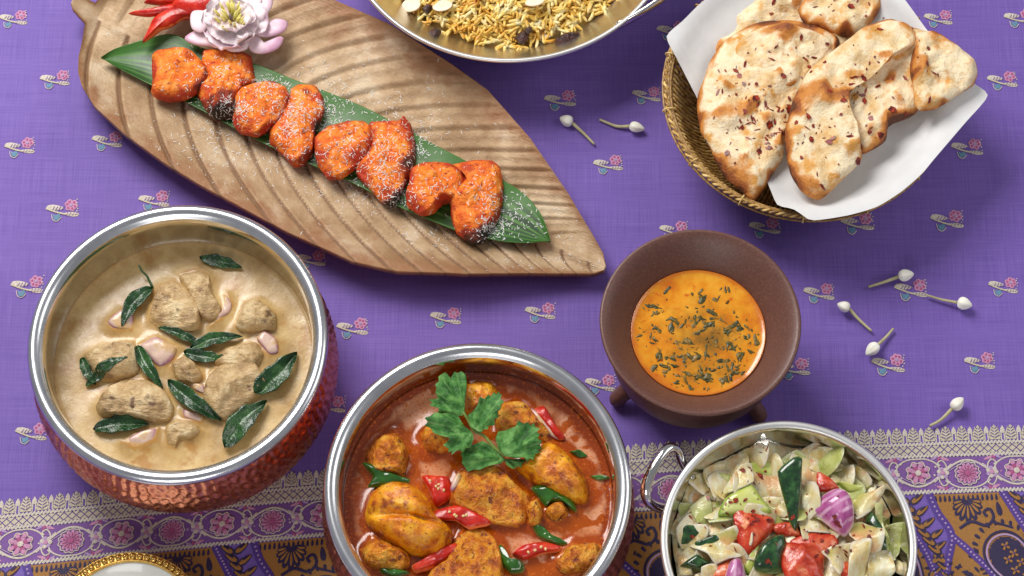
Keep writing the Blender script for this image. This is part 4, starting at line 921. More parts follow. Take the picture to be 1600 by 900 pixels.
m_cabg = MAT('green cabbage', [(0.3, (164, 172, 84)), (0.5, (190, 196, 112)), (0.72, (214, 218, 150))], scale=60, detail=7, rough=.25, sss=.2, coat=.3, coatr=.1, bump=.7, bscale=130, bdist=.0018, fine=.3, stretch=(2.5, 1, 1), transl=.14, mixes=[('grad', (222, 214, 160), .4, 1.0, 60), ('rimv', (226, 226, 176), .85, 1.05, 80)])
m_cuf = MAT('cucumber flesh', [(0.3, (176, 188, 84)), (0.5, (200, 208, 112)), (0.72, (220, 222, 150))], scale=80, rough=.22, sss=.3, coat=.4, coatr=.08, mixes=[('rimv', (60, 92, 34), .95, 1.02, 0), ('rimv', (140, 168, 66), .7, .97, 0)])
m_cus = MAT('cucumber skin', [(0.3, (16, 42, 22)), (0.5, (28, 66, 32)), (0.72, (60, 104, 52))], scale=240, detail=5, rough=.2, coat=.5, coatr=.06, bump=.25, bscale=300, bdist=.0006, mixes=[('rimv', (150, 172, 84), .93, 1.05, 0), ('noise', (120, 156, 90), .68, .74, 700)])
m_tom = MAT('tomato', [(0.34, (168, 36, 16)), (0.5, (200, 64, 34)), (0.66, (224, 116, 76))], scale=80, detail=7, rough=.24, sss=.12, coat=.35, coatr=.1, bump=.5, bscale=200, bdist=.0014, fine=.2, mixes=[('noise', (234, 150, 104), .58, .72, 110), ('rimv', (190, 30, 18), .8, 1.0, 0)])
m_onr = MAT('red onion', [(0.3, (152, 62, 124)), (0.5, (178, 92, 150)), (0.72, (206, 138, 182))], scale=40, stretch=(3, 1, 1), rough=.2, sss=.2, coat=.3, coatr=.12, bump=.3, bscale=120, bdist=.001, mixes=[('stripe', (222, 176, 206), .5, 1.1, 60), ('stripe', (132, 44, 104), .1, -.3, 60), ('rimv', (236, 214, 222), .86, 1.04, 0)])
SAL = [  # kind, outline, height above salad level, thickness, label
 ('Q', [320, 230, 460, 205, 600, 210, 605, 292, 480, 292, 330, 272], -.006, .004, 'cucumber slice at the far side of the salad behind the cabbage'),
 ('K', [150, 250, 210, 218, 300, 288, 322, 352, 230, 372], -.004, .002, 'pinkish cabbage flake at the upper left wall of the pan'),
 ('K', [55, 525, 100, 380, 170, 338, 252, 420, 170, 440], -.003, .002, 'cabbage flake nearest the pan handle'),
 ('G', [760, 250, 900, 215, 1010, 255, 960, 275, 860, 272, 780, 300], -.004, .002, 'curved green cabbage leaf along the far side of the salad'),
 ('Q', [975, 330, 1090, 350, 1198, 350, 1130, 382, 1040, 392], -.001, .004, 'slim cucumber wedge pointing right behind the purple onion'),
 ('K', [935, 285, 1000, 308, 995, 345, 925, 330], -.001, .002, 'little cabbage flake behind the purple onion'),
 ('S', [0, 600, 100, 588, 162, 640, 100, 684, 0, 724], -.002, .005, 'dark cucumber end at the left wall of the pan'),
 ('S', [15, 835, 110, 768, 160, 796, 212, 830, 130, 864], -.001, .005, 'dark cucumber piece at the lower left of the salad'),
 ('K', [200, 540, 330, 558, 352, 602, 230, 642], -.001, .002, 'flat cabbage strip left of the upper tomato'),
 ('S', [105, 692, 250, 638, 262, 680, 130, 742], .001, .004, 'dark cucumber sliver above the white cabbage leaf on the left'),
 ('G', [78, 482, 170, 418, 222, 560, 212, 612, 150, 642, 108, 560], .001, .0022, 'green cabbage square left of the cucumber wedge'),
 ('Q', [248, 528, 280, 440, 340, 388, 450, 348, 505, 420, 568, 500, 540, 522, 400, 518], .004, .005, 'large pale cucumber wedge sprinkled with chilli flakes'),
 ('K', [270, 402, 310, 320, 370, 238, 442, 218, 458, 320, 410, 352, 350, 382], .006, .0022, 'curled pale cabbage leaf standing behind the cucumber wedge'),
 ('K', [590, 492, 660, 448, 695, 552, 620, 542], .002, .002, 'white cabbage chip left of the upright cucumber slice'),
 ('T', [576, 592, 700, 576, 745, 650, 700, 652, 620, 642], .002, .006, 'flat tomato piece below the upright cucumber slice'),
 ('T', [358, 490, 450, 508, 565, 545, 565, 612, 500, 682, 430, 745, 388, 722, 362, 610], .005, .008, 'tomato wedge left of centre with chilli flakes on its skin'),
 ('K', [756, 362, 850, 308, 878, 372, 820, 470, 832, 522, 758, 482], .005, .0022, 'pale cabbage leaf between upright cucumber and purple onion'),
 ('S', [605, 270, 700, 190, 752, 200, 748, 400, 728, 602, 690, 560, 640, 400], .010, .004, 'upright cucumber slice with speckled dark green skin'),
 ('T', [858, 268, 912, 290, 985, 362, 900, 374, 858, 362], .008, .005, 'small orange tomato tip above the purple onion'),
 ('K', [1048, 402, 1200, 380, 1274, 338, 1232, 430, 1172, 512, 1090, 562, 1058, 452], .004, .0022, 'cream cabbage leaf right of the purple onion'),
 ('S', [1148, 560, 1180, 508, 1242, 590, 1262, 650, 1304, 722, 1290, 742, 1240, 722, 1200, 612], .004, .005, 'dark cucumber strip at the right under a cabbage leaf'),
 ('G', [1190, 480, 1240, 490, 1262, 600, 1302, 720, 1330, 800, 1300, 790, 1250, 660], .006, .002, 'thin green cabbage strip lying along the right dark cucumber'),
 ('G', [1268, 612, 1362, 600, 1352, 760, 1310, 802, 1280, 700], .000, .0022, 'green cabbage piece at the right wall of the pan'),
 ('K', [748, 602, 850, 580, 864, 650, 760, 684], .006, .002, 'small white cabbage square below the purple onion'),
 ('T', [706, 692, 830, 648, 952, 658, 964, 722, 900, 762, 882, 862, 800, 805], .003, .007, 'tomato piece right of centre behind the largest wedge'),
 ('O', [826, 482, 880, 408, 960, 368, 1022, 380, 1062, 450, 1073, 562, 1022, 638, 960, 602, 850, 512], .010, .008, 'large purple onion petal right of the upright cucumber'),
 ('S', [498, 720, 560, 668, 640, 648, 664, 700, 644, 780, 632, 862, 560, 874, 470, 862, 458, 820], .006, .009, 'rounded dark cucumber piece in the middle foreground'),
 ('K', [78, 700, 250, 638, 350, 598, 393, 690, 384, 772, 300, 792, 230, 824, 180, 762], .007, .0022, 'large white cabbage leaf at left of the tomato wedge'),
 ('T', [228, 855, 330, 798, 365, 850, 330, 950, 220, 920], .003, .007, 'tomato piece beside the lower purple onion'),
 ('O', [288, 905, 320, 808, 382, 788, 415, 905, 380, 960, 310, 955], .008, .007, 'purple onion petal at the lower left of the salad'),
 ('T', [636, 770, 670, 705, 760, 718, 832, 800, 876, 900, 800, 960, 690, 930, 648, 850], .009, .010, 'largest tomato wedge, at the bottom centre of the salad'),
 ('K', [1056, 592, 1120, 568, 1250, 630, 1240, 742, 1150, 742, 1056, 652], .009, .0022, 'white cabbage leaf right of centre below the purple onion'),
 ('K', [1168, 762, 1290, 748, 1324, 882, 1240, 940, 1168, 905], .005, .0022, 'cream cabbage leaf at the lower right of the salad'),
 ('K', [876, 752, 1000, 708, 1055, 700, 1035, 800, 982, 894, 918, 802], .010, .0022, 'folded cabbage leaf holding chilli flakes'),
 ('T', [1005, 800, 1052, 848, 1045, 950, 1000, 945], .006, .006, 'tomato sliver under the pale cabbage strip at lower right'),
 ('K', [1056, 702, 1172, 690, 1152, 862, 1120, 960, 1038, 950], .010, .0022, 'long translucent cabbage strip at the lower right'),
 ('K', [1328, 790, 1372, 828, 1395, 905, 1330, 890], .000, .002, 'cabbage flake low at the right wall of the pan'),
 ('Q', [430, 760, 500, 700, 480, 820, 440, 900, 400, 860], .001, .004, 'narrow cucumber sliver left of the rounded dark cucumber'),
 ('K', [140, 850, 230, 830, 250, 920, 160, 950], .003, .002, 'cabbage flake at the bottom left under the onion'),
 ('K', [0, 780, 60, 800, 90, 890, 10, 900], -.002, .002, 'cabbage flake low at the left wall of the pan')]
ZL = ZP-.0145
SM = {'K': m_cab, 'G': m_cabg, 'Q': m_cuf, 'S': m_cus, 'T': m_tom, 'O': m_onr}
SN = {'K': ('cabbage_piece', 'cabbage'), 'G': ('cabbage_piece', 'cabbage'), 'Q': ('cucumber_piece', 'cucumber'), 'S': ('cucumber_piece', 'cucumber'), 'T': ('tomato_wedge', 'tomato'), 'O': ('onion_petal', 'onion')}
# hidden layer of leaves the visible pieces lie on
rf = random.Random(21)
for i in range(94):
    a = rf.uniform(0, 6.28) if i < 60 else rf.uniform(0, 4.2); r = .066*math.sqrt(rf.random()) if i < 60 else rf.uniform(.05, .064); x, y = c4[0]+r*math.cos(a), c4[1]+r*math.sin(a); z = ZL-.0065+.005*rf.random()+.003*(1-(r/.064)**2)
    s = rf.uniform(.010, .018); a0 = rf.uniform(0, 6.28); k = rf.choice('KKKKGG'); ol = []
    ring = [(-1, -.7), (-.2, -.9), (.9, -.6), (1, .1), (.8, .8), (-.1, .7), (-.9, .8), (-1.1, 0)]
    d = np.array([P(1232, 847, z)[0], P(1232, 847, z)[1]]); mp_ = mpp(1232, 847, z)
    q = (1232+(x-d[0])/mp_, 847-(y-d[1])/mp_*.92)
    for u, v in ring:
        u, v = (u+rf.uniform(-.2, .2))*s/mp_, (v+rf.uniform(-.2, .2))*s/mp_; ol.append((q[0]+u*math.cos(a0)-v*math.sin(a0), q[1]+(u*math.sin(a0)+v*math.cos(a0))*.92))
    tx, ty, cv = rf.uniform(-.4, .4), rf.uniform(-.4, .4), rf.uniform(-26, 26)
    V, F, R, T = blob(np.array(ol), z, .0008 if k in 'KG' else .005, Hb=.0006, N=26, M=5, p=7, q=1.4, sharp=.5, seed=i, na=.0012, nf=90, zf=lambda X, Y, x=x, y=y, tx=tx, ty=ty, cv=cv: tx*(X-x)+ty*(Y-y)+cv*((X-x)**2-(Y-y)**2))
    rad = np.hypot(V[:, 0]-c4[0], V[:, 1]-c4[1]); lim = np.interp(V[:, 2]-ZP, [-.05, -.043, -.028, -.012, 0], [.035, .052, .065, .0715, .074])
    sc = np.minimum(1, lim/np.maximum(rad, 1e-6)); V[:, 0] = c4[0]+(V[:, 0]-c4[0])*sc; V[:, 1] = c4[1]+(V[:, 1]-c4[1])*sc
    nm, ct = SN[k]; wh = 'in the middle of the pan' if r < .028 else ['on the right side', 'towards the far wall', 'on the handle side', 'towards the near wall'][int(((a+math.pi/4) % (2*math.pi))/(math.pi/2))]
    mk(nm, V, F, SM[k], attrs={'rimv': R}, label='%s scrap deep under the top salad pieces, %s' % (ct, wh), cat=ct, group='sunken %s %s' % (ct, wh)); solid(V, F)
for i, (k, ol, dz, th, lab) in enumerate(SAL):
    pts = scaled(zo('s', ol), 1.16 if k == 'T' else 1.04); c = pts.mean(0); zb = ZL+dz*.9; cw = P(c[0], c[1], zb)[:2]
    rs = random.Random(i*13+5); tx, ty = rs.uniform(-.22, .22), rs.uniform(-.12, .30); cv1, cv2 = rs.uniform(-18, 18), rs.uniform(-18, 18)
    if k in 'KG': cv1 *= 1.8; cv2 *= 1.8
    if k in 'SQT': cv1 *= .3; cv2 *= .3
    if k == 'O': cv1 = cv2 = -9
    wa, wph, wamp = rs.uniform(0, 3.14), rs.uniform(0, 6.28), (.0024 if k in 'KG' else 0)
    zf = lambda x, y, cw=cw, tx=tx, ty=ty, cv1=cv1, cv2=cv2, wa=wa, wph=wph, wamp=wamp: tx*(x-cw[0])+ty*(y-cw[1])+cv1*(x-cw[0])**2+cv2*(y-cw[1])**2+wamp*math.sin(((x-cw[0])*math.cos(wa)+(y-cw[1])*math.sin(wa))*300+wph)
    ga = rs.uniform(0, 6.28)
    thin = k in 'KG'
    V, F, R, T = blob(pts, zb, planes=cuts(3, th, i+90, (.3, .8)) if k == 'T' else None, H=.0006 if thin else th, Hb=.0004 if thin else .002, N=48, M=9, p=10 if thin else (4 if k in 'QS' else 2.6), q=1.3 if thin else 1.7, sharp=.55 if k in 'KGQS' else .2, seed=i*1.3, na=.0016 if thin else .0008, nf=75, fa=.0004 if thin else 0, ff=240, zf=zf, k=.3)
    rad = np.hypot(V[:, 0]-c4[0], V[:, 1]-c4[1]); lim = np.interp(V[:, 2]-ZP, [-.05, -.043, -.028, -.012, 0, .006], [.035, .052, .066, .0725, .0748, .0755])
    sc = np.minimum(1, lim/np.maximum(rad, 1e-6)); V[:, 0] = c4[0]+(V[:, 0]-c4[0])*sc; V[:, 1] = c4[1]+(V[:, 1]-c4[1])*sc
    nm, ct = SN[k]
    grad = np.clip(.5+((V[:, 0]-cw[0])*math.cos(ga)+(V[:, 1]-cw[1])*math.sin(ga))/.025, 0, 1)
    mk(nm, V, F, SM[k], attrs={'rimv': R, 'grad': grad, 'stripe': .5+.5*np.sin(grad*26)}, label=lab, cat=ct, group='%s in the salad' % ct); solid(V, F)
m_flake = MAT('chilli flake', [(0.36, (70, 14, 10)), (0.5, (124, 30, 18)), (0.62, (168, 60, 30))], scale=500, rough=.4)
def flake(l, n_, s):
    n_ = Vector(n_).normalized(); t = n_.orthogonal().normalized(); t.rotate(__import__('mathutils').Quaternion(n_, rnd.uniform(0, 6.28))); b = n_.cross(t); V = []
    K = rnd.choice([4, 5, 5, 6]); rad_ = [rnd.uniform(.6, 1.3) for _ in range(K)]; asp = rnd.choice([.22, .3, .4, .6, .9]); tl = rnd.uniform(-.3, .3)
    for up_ in (1, 0):
        for i in range(K):
            a = 2*math.pi*i/K+rnd.uniform(-.2, .2)*0; r = s*rad_[i]; o = Vector(l)+t*r*math.cos(a)+b*r*asp*math.sin(a)+n_*(.0003*up_+.00025+tl*r*.3*math.cos(a)); V.append(tuple(o))
    F = [tuple(range(K)), tuple(range(2*K-1, K-1, -1))]+[(i, K+i, K+(i+1) % K, (i+1) % K) for i in range(K)]
    return V, F
TS = bvh(); parts = []
fl = [(zo('s', x, y)[0], zo('s', s, 0)[0][0]-1060, n_) for x, y, s, n_ in ((460, 285, 40, 12), (320, 455, 30, 8), (400, 445, 18, 4), (165, 390, 10, 3), (215, 405, 25, 4), (440, 560, 35, 6), (350, 690, 8, 2), (970, 550, 14, 2), (985, 425, 14, 2), (970, 740, 45, 12), (560, 820, 14, 4), (540, 540, 120, 14), (800, 600, 200, 22), (250, 600, 120, 12), (1100, 600, 90, 8), (560, 130, 40, 3))]
for q, s, n_ in fl:
    for _ in range(n_):
        l, nn = camhit(TS, q[0]+rnd.gauss(0, s), q[1]+rnd.gauss(0, s*.6))
        if l is not None and math.hypot(l.x-c4[0], l.y-c4[1]) < .071 and l.z < .075: parts.append(flake(l, nn, rnd.choice([.0006, .0009, .0012, .0016, .0021])))
V, F, _ = join(parts); mk('chilli_flakes', V, F, m_flake, smooth=False, label='dark red chilli flakes sprinkled over the salad', cat='chilli flakes', kind='stuff')

# ------------------------------------------------------------------ rice pan
ZI = .052; c5 = P(795, -137, ZI); R5 = 265*mpp(795, -137, ZI)
e = empty('rice_pan', (c5[0], c5[1], 0), 'wide shallow steel pan of yellow rice with a strap handle', 'pan')
k5 = R5/.108
pr = np.array([(.0001, -.042), (.05, -.0415), (.070, -.038), (.084, -.029), (.096, -.015), (.1045, -.003), (.1062, .0003), (.1073, .0009), (.1081, .0002), (.1078, -.0012), (.1068, -.0016), (.1055, -.0035), (.098, -.0155), (.087, -.0305), (.072, -.0425), (.05, -.0512), (.0001, -.0518)]); pr[:, 0] *= k5
V, F = lathe(pr, c5, 144, smooth=90)
m_steelm = MAT('satin steel', [(0.3, (206, 204, 198)), (0.7, (226, 224, 220))], scale=60, rough=.3, metal=1)
mk('pan_body', V, F, m_steelm, e, org=c5); solid(V, F)
V, F = lathe(np.array([(.1054, .0004), (.1062, .0012), (.1073, .0016), (.1082, .0008), (.1084, -.0004)])*[k5, 1], c5, 144, smooth=16); mk('rim', V, F, m_rimw, e, org=c5)
hp = [P(a, b, z) for a, b, z in ((965, 40, .046), (990, 27, .051), (1018, 10, .056), (1042, -10, .059), (1058, -48, .060), (1062, -95, .057), (1052, -125, .050), (1036, -135, .046))]
V, F = tube(smoothopen(np.array(hp), 50), .0022, 12, ry=.0044); mk('handle', V, F, m_steel, e)
m_rice = MAT('yellow basmati', [(0.36, (220, 164, 56)), (0.46, (234, 190, 88)), (0.54, (242, 208, 118)), (0.64, (250, 230, 174))], scale=110, detail=2, rough=.35, sss=.25, ssscale=.002, coat=.2, coatr=.2, mixes=[('noise', (196, 128, 40), .6, .72, 90)])
parts = []
def mound(r): return ZI-.030+.020*max(0, 1-(r/(.079*k5))**2.4)
n_, m_ = 48, 12; V = [(c5[0], c5[1], mound(0)-.002)]
for j in range(1, m_+1):
    for i in range(n_):
        r = .082*k5*j/m_; a = 2*math.pi*i/n_; V.append((c5[0]+r*math.cos(a), c5[1]+r*math.sin(a), mound(r)-.0025-(.009 if j == m_ else 0)))
F = [(0, 1+i, 1+(i+1) % n_) for i in range(n_)]
for j in range(m_-1): a = 1+j*n_; F += [(a+i, a+n_+i, a+n_+(i+1) % n_, a+(i+1) % n_) for i in range(n_)]
parts.append((V, F))
prof5 = [(-.6, .0), (-.2, .75), (.25, 1.0), (.7, .72), (1.0, .0)]
def grain(c, d, L0, W0):
    d = d.normalized(); s = d.orthogonal().normalized(); s.rotate(__import__('mathutils').Quaternion(d, rnd.uniform(0, 6.28))); u = d.cross(s); bend = rnd.uniform(-.16, .16)*L0; V = []; ts = (-1, -.8, 0, .8, 1); ws = (.25, .75, 1, .7, .2)
    for t, w_ in zip(ts, ws):
        o = c+d*(L0/2*t)+s*bend*(1-t*t)
        for i in range(5):
            a = 2*math.pi*i/5; V.append(tuple(o+s*W0/2*w_*math.cos(a)+u*W0/2*w_*math.sin(a)))
    F = [(4, 3, 2, 1, 0), (20, 21, 22, 23, 24)]
    for j in range(4): F += [(j*5+i, j*5+(i+1) % 5, j*5+5+(i+1) % 5, j*5+5+i) for i in range(5)]
    return V, F
for i in range(3900):
    r = .084*k5*math.sqrt(rnd.random()); a = rnd.uniform(0, 6.28)
    if r > .078*k5 and rnd.random() < .55: continue
    y = c5[1]+r*math.sin(a)
    z = max(mound(r)+rnd.uniform(-.002, .0018), ZI-.029 if r < .082*k5 else 0)
    zp = ZI+np.interp(r/k5, [.07, .084, .096], [-.038, -.029, -.015]); z = max(z, zp+.001)
    d = Vector((rnd.gauss(0, 1), rnd.gauss(0, 1), rnd.gauss(0, .20))); parts.append(grain(Vector((c5[0]+r*math.cos(a), y, z)), d, rnd.uniform(.0082, .0118), rnd.uniform(.0023, .0028)))
V, F, _ = join(parts); mk('rice', V, F, m_rice, kind='stuff', label='yellow basmati rice heaped in the wide steel pan', cat='rice')
solid(V, F); TR = bvh()
m_rai = MAT('raisin', [(0.3, (40, 18, 14)), (0.6, (74, 30, 22)), (0.8, (104, 50, 36))], scale=180, rough=.3, coat=.3, coatr=.15, bump=1.0, bscale=380, bdist=.002)
m_alm = MAT('almond flake', [(0.3, (226, 206, 172)), (0.7, (242, 230, 206))], scale=120, rough=.45, sss=.2, mixes=[('rimv', (190, 140, 90), .9, 1.02, 0)])
for x, y, s, asp, lab in ((1045, 190, 62, .5, 'large wrinkled raisin at the right edge of the rice'), (380, 165, 34, .75, 'raisin at the left edge of the rice'), (820, 185, 34, .9, 'raisin in the middle of the rice near its lower edge'), (345, 40, 24, .8, 'small brown raisin left of the white almond flake'), (850, 150, 22, .7, 'raisin just above the middle raisin')):
    q = zo('9', x, y)[0]; s /= 3.2; l, nn = camhit(TR, *q); ol = [(q[0]+s*math.cos(a)*(1+.12*math.sin(3*a)), q[1]-s*asp*math.sin(a)*(1+.1*math.cos(4*a))-s*.25*math.cos(a)) for a in np.linspace(0, 2*math.pi, 14)[:-1]]
    V, F, R, T = blob(np.array(ol), l.z+.0012, .0050 if s > 12 else .0035, Hb=.002, N=40, M=10, na=.0012, nf=220, fa=.0006, ff=600, seed=x); mk('raisin', V, F, m_rai, label=lab, cat='raisin', group='raisins in the rice')
for x, y, s, asp, lab in ((420, 28, 52, .62, 'oval white almond flake at the upper left of the rice'), (265, 25, 50, .8, 'toasted almond flake at the far left of the rice'), (930, 180, 36, .5, 'broken almond flake beside the largest raisin'), (880, 10, 50, .5, 'brown almond flake at the top edge of the rice')):
    q = zo('9', x, y)[0]; s /= 3.2; l, nn = camhit(TR, *q); ol = [(q[0]+s*math.cos(a), q[1]-s*asp*math.sin(a)) for a in np.linspace(0, 2*math.pi, 14)[:-1]]
    V, F, R, T = blob(np.array(ol), l.z+.0018, .0012, Hb=.0006, p=5, N=32, M=7, na=.0004, nf=100, seed=x, zf=lambda X, Y, l=l: .25*(X-l.x)-.2*(Y-l.y)); mk('almond_flake', V, F, m_alm, attrs={'rimv': R}, label=lab, cat='almond', group='almond flakes in the rice')

# ------------------------------------------------------------------ bread basket
ZK = .048; c6 = P(1259, 141, ZK); R6 = 221*mpp(1259, 141, ZK)
m_wick = MAT('wicker strand', [(0.34, (150, 108, 50)), (0.48, (202, 162, 90)), (0.64, (232, 202, 136))], scale=160, detail=3, rough=.38, bump=.3, bscale=900, bdist=.0004, mixes=[('noise', (96, 62, 28), .64, .72, 60)])
m_wickd = MAT('dark wicker binding', [(0.34, (124, 88, 44)), (0.66, (190, 150, 88))], scale=400, rough=.4)
e = empty('bread_basket', (c6[0], c6[1], 0), 'round golden wicker basket holding the flatbreads', 'basket')
prof = smoothopen(np.array([(.30, -.0455), (.52, -.0452), (.68, -.041), (.78, -.033), (.86, -.022), (.93, -.010), (.975, -.001)]), 30)
for j, (r, z) in enumerate(prof):
    n_ = 132; path = []
    for i in range(n_):
        a = 2*math.pi*i/n_; w_ = (.0007 if (i+j) % 2 else -.0007)*min(1, 2) if True else 0
        path.append((c6[0]+(r*R6+w_*.8)*math.cos(a), c6[1]+(r*R6+w_*.8)*math.sin(a), ZK+z+w_*.6))
    V, F = tube(path, .00125, 5, closed=True); mk('coil', V, F, m_wickd, e)
for j in range(150):
    a = 2*math.pi*j/150; path = [(c6[0]+(r*R6-.0012)*math.cos(a), c6[1]+(r*R6-.0012)*math.sin(a), ZK+z+.0009+.0007*math.cos(q*math.pi+j*math.pi)) for q, (r, z) in enumerate(prof[::2])]
    V, F = tube(path, .00105, 5); mk('stake', V, F, m_wick, e)
n_ = 640
for off in range(2):
    path = []
    for i in range(n_):
        a = 2*math.pi*i/n_; b = a*64+math.pi*off; path.append((c6[0]+(R6*.990+.0009*math.cos(b))*math.cos(a), c6[1]+(R6*.990+.0009*math.cos(b))*math.sin(a), ZK+.0008+.0009*math.sin(b)))
    V, F = tube(path, .00095, 6, closed=True); mk('rim_braid', V, F, m_wick if off else m_wickd, e)
for q, z in ((.958, -.0005), (.972, .0004), (1.008, -.002)):
    V, F = tube([(c6[0]+R6*q*math.cos(2*math.pi*i/160), c6[1]+R6*q*math.sin(2*math.pi*i/160), ZK+z) for i in range(160)], .0009, 6, closed=True); mk('rim_ring', V, F, m_wickd, e)
for j in range(14):
    a = 2*math.pi*(j+.35)/14; path = [(c6[0]+(R6*.985+.0040*math.cos(t))*math.cos(a), c6[1]+(R6*.985+.0040*math.cos(t))*math.sin(a), ZK-.0005+.0030*math.sin(t)) for t in np.linspace(0, 2*math.pi, 13)[:-1]]
    V, F = tube(path, .0005, 5, closed=True); mk('rim_tie', V, F, m_wick, e)
V, F = lathe([(.0001, -.0468), (R6*.35, -.0467), (R6*.35, -.0478), (.0001, -.0479)], (c6[0], c6[1], ZK), 48); mk('base', V, F, m_wickd, e)

# sheet of white paper in the basket
m_paper = MAT('white greaseproof paper', [(0.3, (216, 214, 213)), (0.7, (226, 225, 224))], scale=40, rough=.55, bump=.25, bscale=60, bdist=.0012, sss=.08, ssscale=.002)
ol = zo('8', 55, 150, 120, 85, 190, 15, 300, -70, 520, -180, 760, -200, 960, -60, 1100, 120, 1250, 300, 1345, 375, 1322, 420, 1250, 500, 1130, 640, 1080, 700, 1000, 770, 900, 830, 780, 868, 640, 890, 590, 862, 560, 845, 500, 830, 470, 765, 455, 735, 380, 690, 260, 560, 170, 380, 100, 245)
rimz = lambda r: float(np.interp(r/R6, [0, .4, .68, .82, .90, .945, 1.0, 1.06, 1.3], [.034, .035, .039, .0445, .0490, .0530, .0546, .0552, .056]))
px = smoothclosed(ol, 150, .35); ctr = np.array((1270, 150.))
V = []; m_ = 22
def pp(q):
    # follow the basket: iterate the height so that the outline stays where the photo shows it
    z = .05
    for _ in range(6):
        w_ = P(q[0], q[1], z); z = rimz(math.hypot(w_[0]-c6[0], w_[1]-c6[1]))
    return w_[0], w_[1], z
for i in range(m_+1):
    for q in px:
        o_ = ctr+(q-ctr)*max(.02, i/m_); x, y, z = pp(o_); f = (i/m_)**3
        V.append((x, y, z+.0012*nz(x, y, 0, 30, 3)+f*.0035*max(0, nz(x, y, 0, 14, 9)+.1)))
n_ = len(px); F = []
for i in range(m_): F += [(i*n_+j, i*n_+(j+1) % n_, (i+1)*n_+(j+1) % n_, (i+1)*n_+j) for j in range(n_)]
F.append(tuple(range(n_))); V = np.array(V); b = len(V); Vb = V.copy(); Vb[:, 2] -= .00012
F2 = F+[tuple(b+i for i in reversed(f)) for f in F]
mk('paper_sheet', np.concatenate([V, Vb]), F2, m_paper, label='white paper sheet lining the bread basket, its corners over the rim', cat='paper'); solid(V, F)

m_naan = MAT('naan bread', [(0.34, (214, 172, 112)), (0.44, (232, 202, 152)), (0.54, (243, 225, 190)), (0.68, (238, 212, 166))], scale=60, detail=8, rough=.62, sss=.06, ssscale=.004, bump=.7, bscale=260, bdist=.0018, fine=.6, mixes=[('noise', (216, 156, 74), .52, .66, 70), ('toast', (206, 134, 56), .22, .60, 90), ('toast', (150, 80, 30), .55, .92, 130), ('toast', (92, 48, 22), .95, 1.2, 200), ('char', (50, 28, 16), .80, 1.05, 220)])
def naan(name, label, layers):
    pts = np.concatenate([l[1] for l in layers]); c = pts.mean(0); e = empty(name, P(c[0], c[1], layers[0][2]), label, 'flatbread', 'naan breads in the basket')
    for i, (nm, ol, zb, H, tilt, hole) in enumerate(layers):
        cc = np.mean(ol, 0); cw = P(cc[0], cc[1], zb)[:2]
        def hf(x, y, r):
            b = max(0, nz(x, y, 0, 45, len(label)+i)); b2_ = max(0, nz(x, y, 0, 95, len(label)+i+3)); return (.0085*b**1.1+.0048*b2_-.0060*max(0, nz(x, y, 0, 34, len(label)+i+30))-.0022*abs(nz(x, y, 0, 60, len(label)+i+41)))*(1-r**10)
        V, F, R, T = blob(ol, zb, H*.88, Hb=.002, p=7, q=1.5, N=110, M=34, sharp=.25, na=.0024, nf=60, fa=.0005, ff=300, seed=len(label)+i*3, k=.5, zf=lambda x, y, cw=cw, tilt=tilt: tilt[0]*(x-cw[0])+tilt[1]*(y-cw[1]), hf=hf)
        b = np.array([nz(v[0], v[1], 0, 45, len(label)+i) for v in V]); lowf = np.array([fbm(v[0], v[1], 0, 28, len(label)+i+60, 3) for v in V])
        toast = np.clip(1.05*R**16*(.6+1.0*lowf)+1.0*np.clip(b-.20, 0, 1)+.70*np.clip(lowf-.05, 0, 1)+1.1*np.clip(np.array([nz(v[0], v[1], 0, 95, len(label)+i+3) for v in V])-.12, 0, 1), 0, 1.25); char = np.clip(R**10*(.4+1.1*np.array([nz(*v, 40, i+77) for v in V])), 0, 1.2)
        mk(nm, V, F, m_naan, e, attrs={'toast': toast, 'char': char}); solid(V, F)
naan('naan', 'naan at the back of the basket, mostly hidden by two others', [('fold', zo('8', 232, 220, 245, 165, 300, 60, 370, 5, 430, -60, 560, -110, 760, -110, 900, -60, 925, 0, 905, 50, 870, 110, 800, 200, 600, 260, 380, 280), .036, .012, (0, .05), 0), ('flap', zo('8', 590, 30, 640, -30, 780, -80, 910, -40, 922, 10, 880, 80, 800, 130, 700, 120, 620, 90), .047, .008, (0, .1), 0)])
naan('naan', 'naan folded to a point on the left side of the basket', [('fold', zo('8', 410, 792, 340, 740, 290, 690, 240, 610, 200, 530, 184, 430, 190, 340, 240, 230, 300, 150, 380, 95, 480, 72, 600, 80, 700, 110, 760, 160, 700, 330, 580, 480, 530, 560, 525, 620, 470, 700), .045, .010, (0, .02), 0), ('flap', zo('8', 330, 210, 350, 150, 430, 105, 530, 95, 660, 120, 720, 170, 650, 280, 570, 340, 480, 350, 400, 280), .0515, .008, (0, .06), 0)])
naan('naan', 'naan folded in layers at the front right of the basket', [('fold', zo('8', 820, 130, 900, 90, 960, 72, 1060, 110, 1130, 130, 1200, 190, 1120, 300, 1072, 428, 1020, 470, 950, 500, 935, 560, 850, 610, 780, 560, 700, 440, 700, 260), .053, .009, (.06, .0), 0),
      ('fold', zo('8', 660, 790, 600, 750, 560, 690, 538, 590, 540, 500, 570, 390, 620, 290, 690, 220, 760, 170, 850, 100, 950, 72, 1040, 100, 1060, 170, 980, 220, 860, 290, 800, 360, 790, 430, 815, 500, 842, 560, 842, 630, 790, 690, 700, 770), .058, .010, (.04, .02), 0),
      ('flap', zo('8', 1072, 432, 1045, 340, 1040, 260, 1060, 170, 1050, 120, 1130, 120, 1230, 180, 1300, 235, 1314, 290, 1290, 340, 1210, 385, 1130, 430), .062, .009, (.02, 0), 0)])
TN = bvh(); parts = []
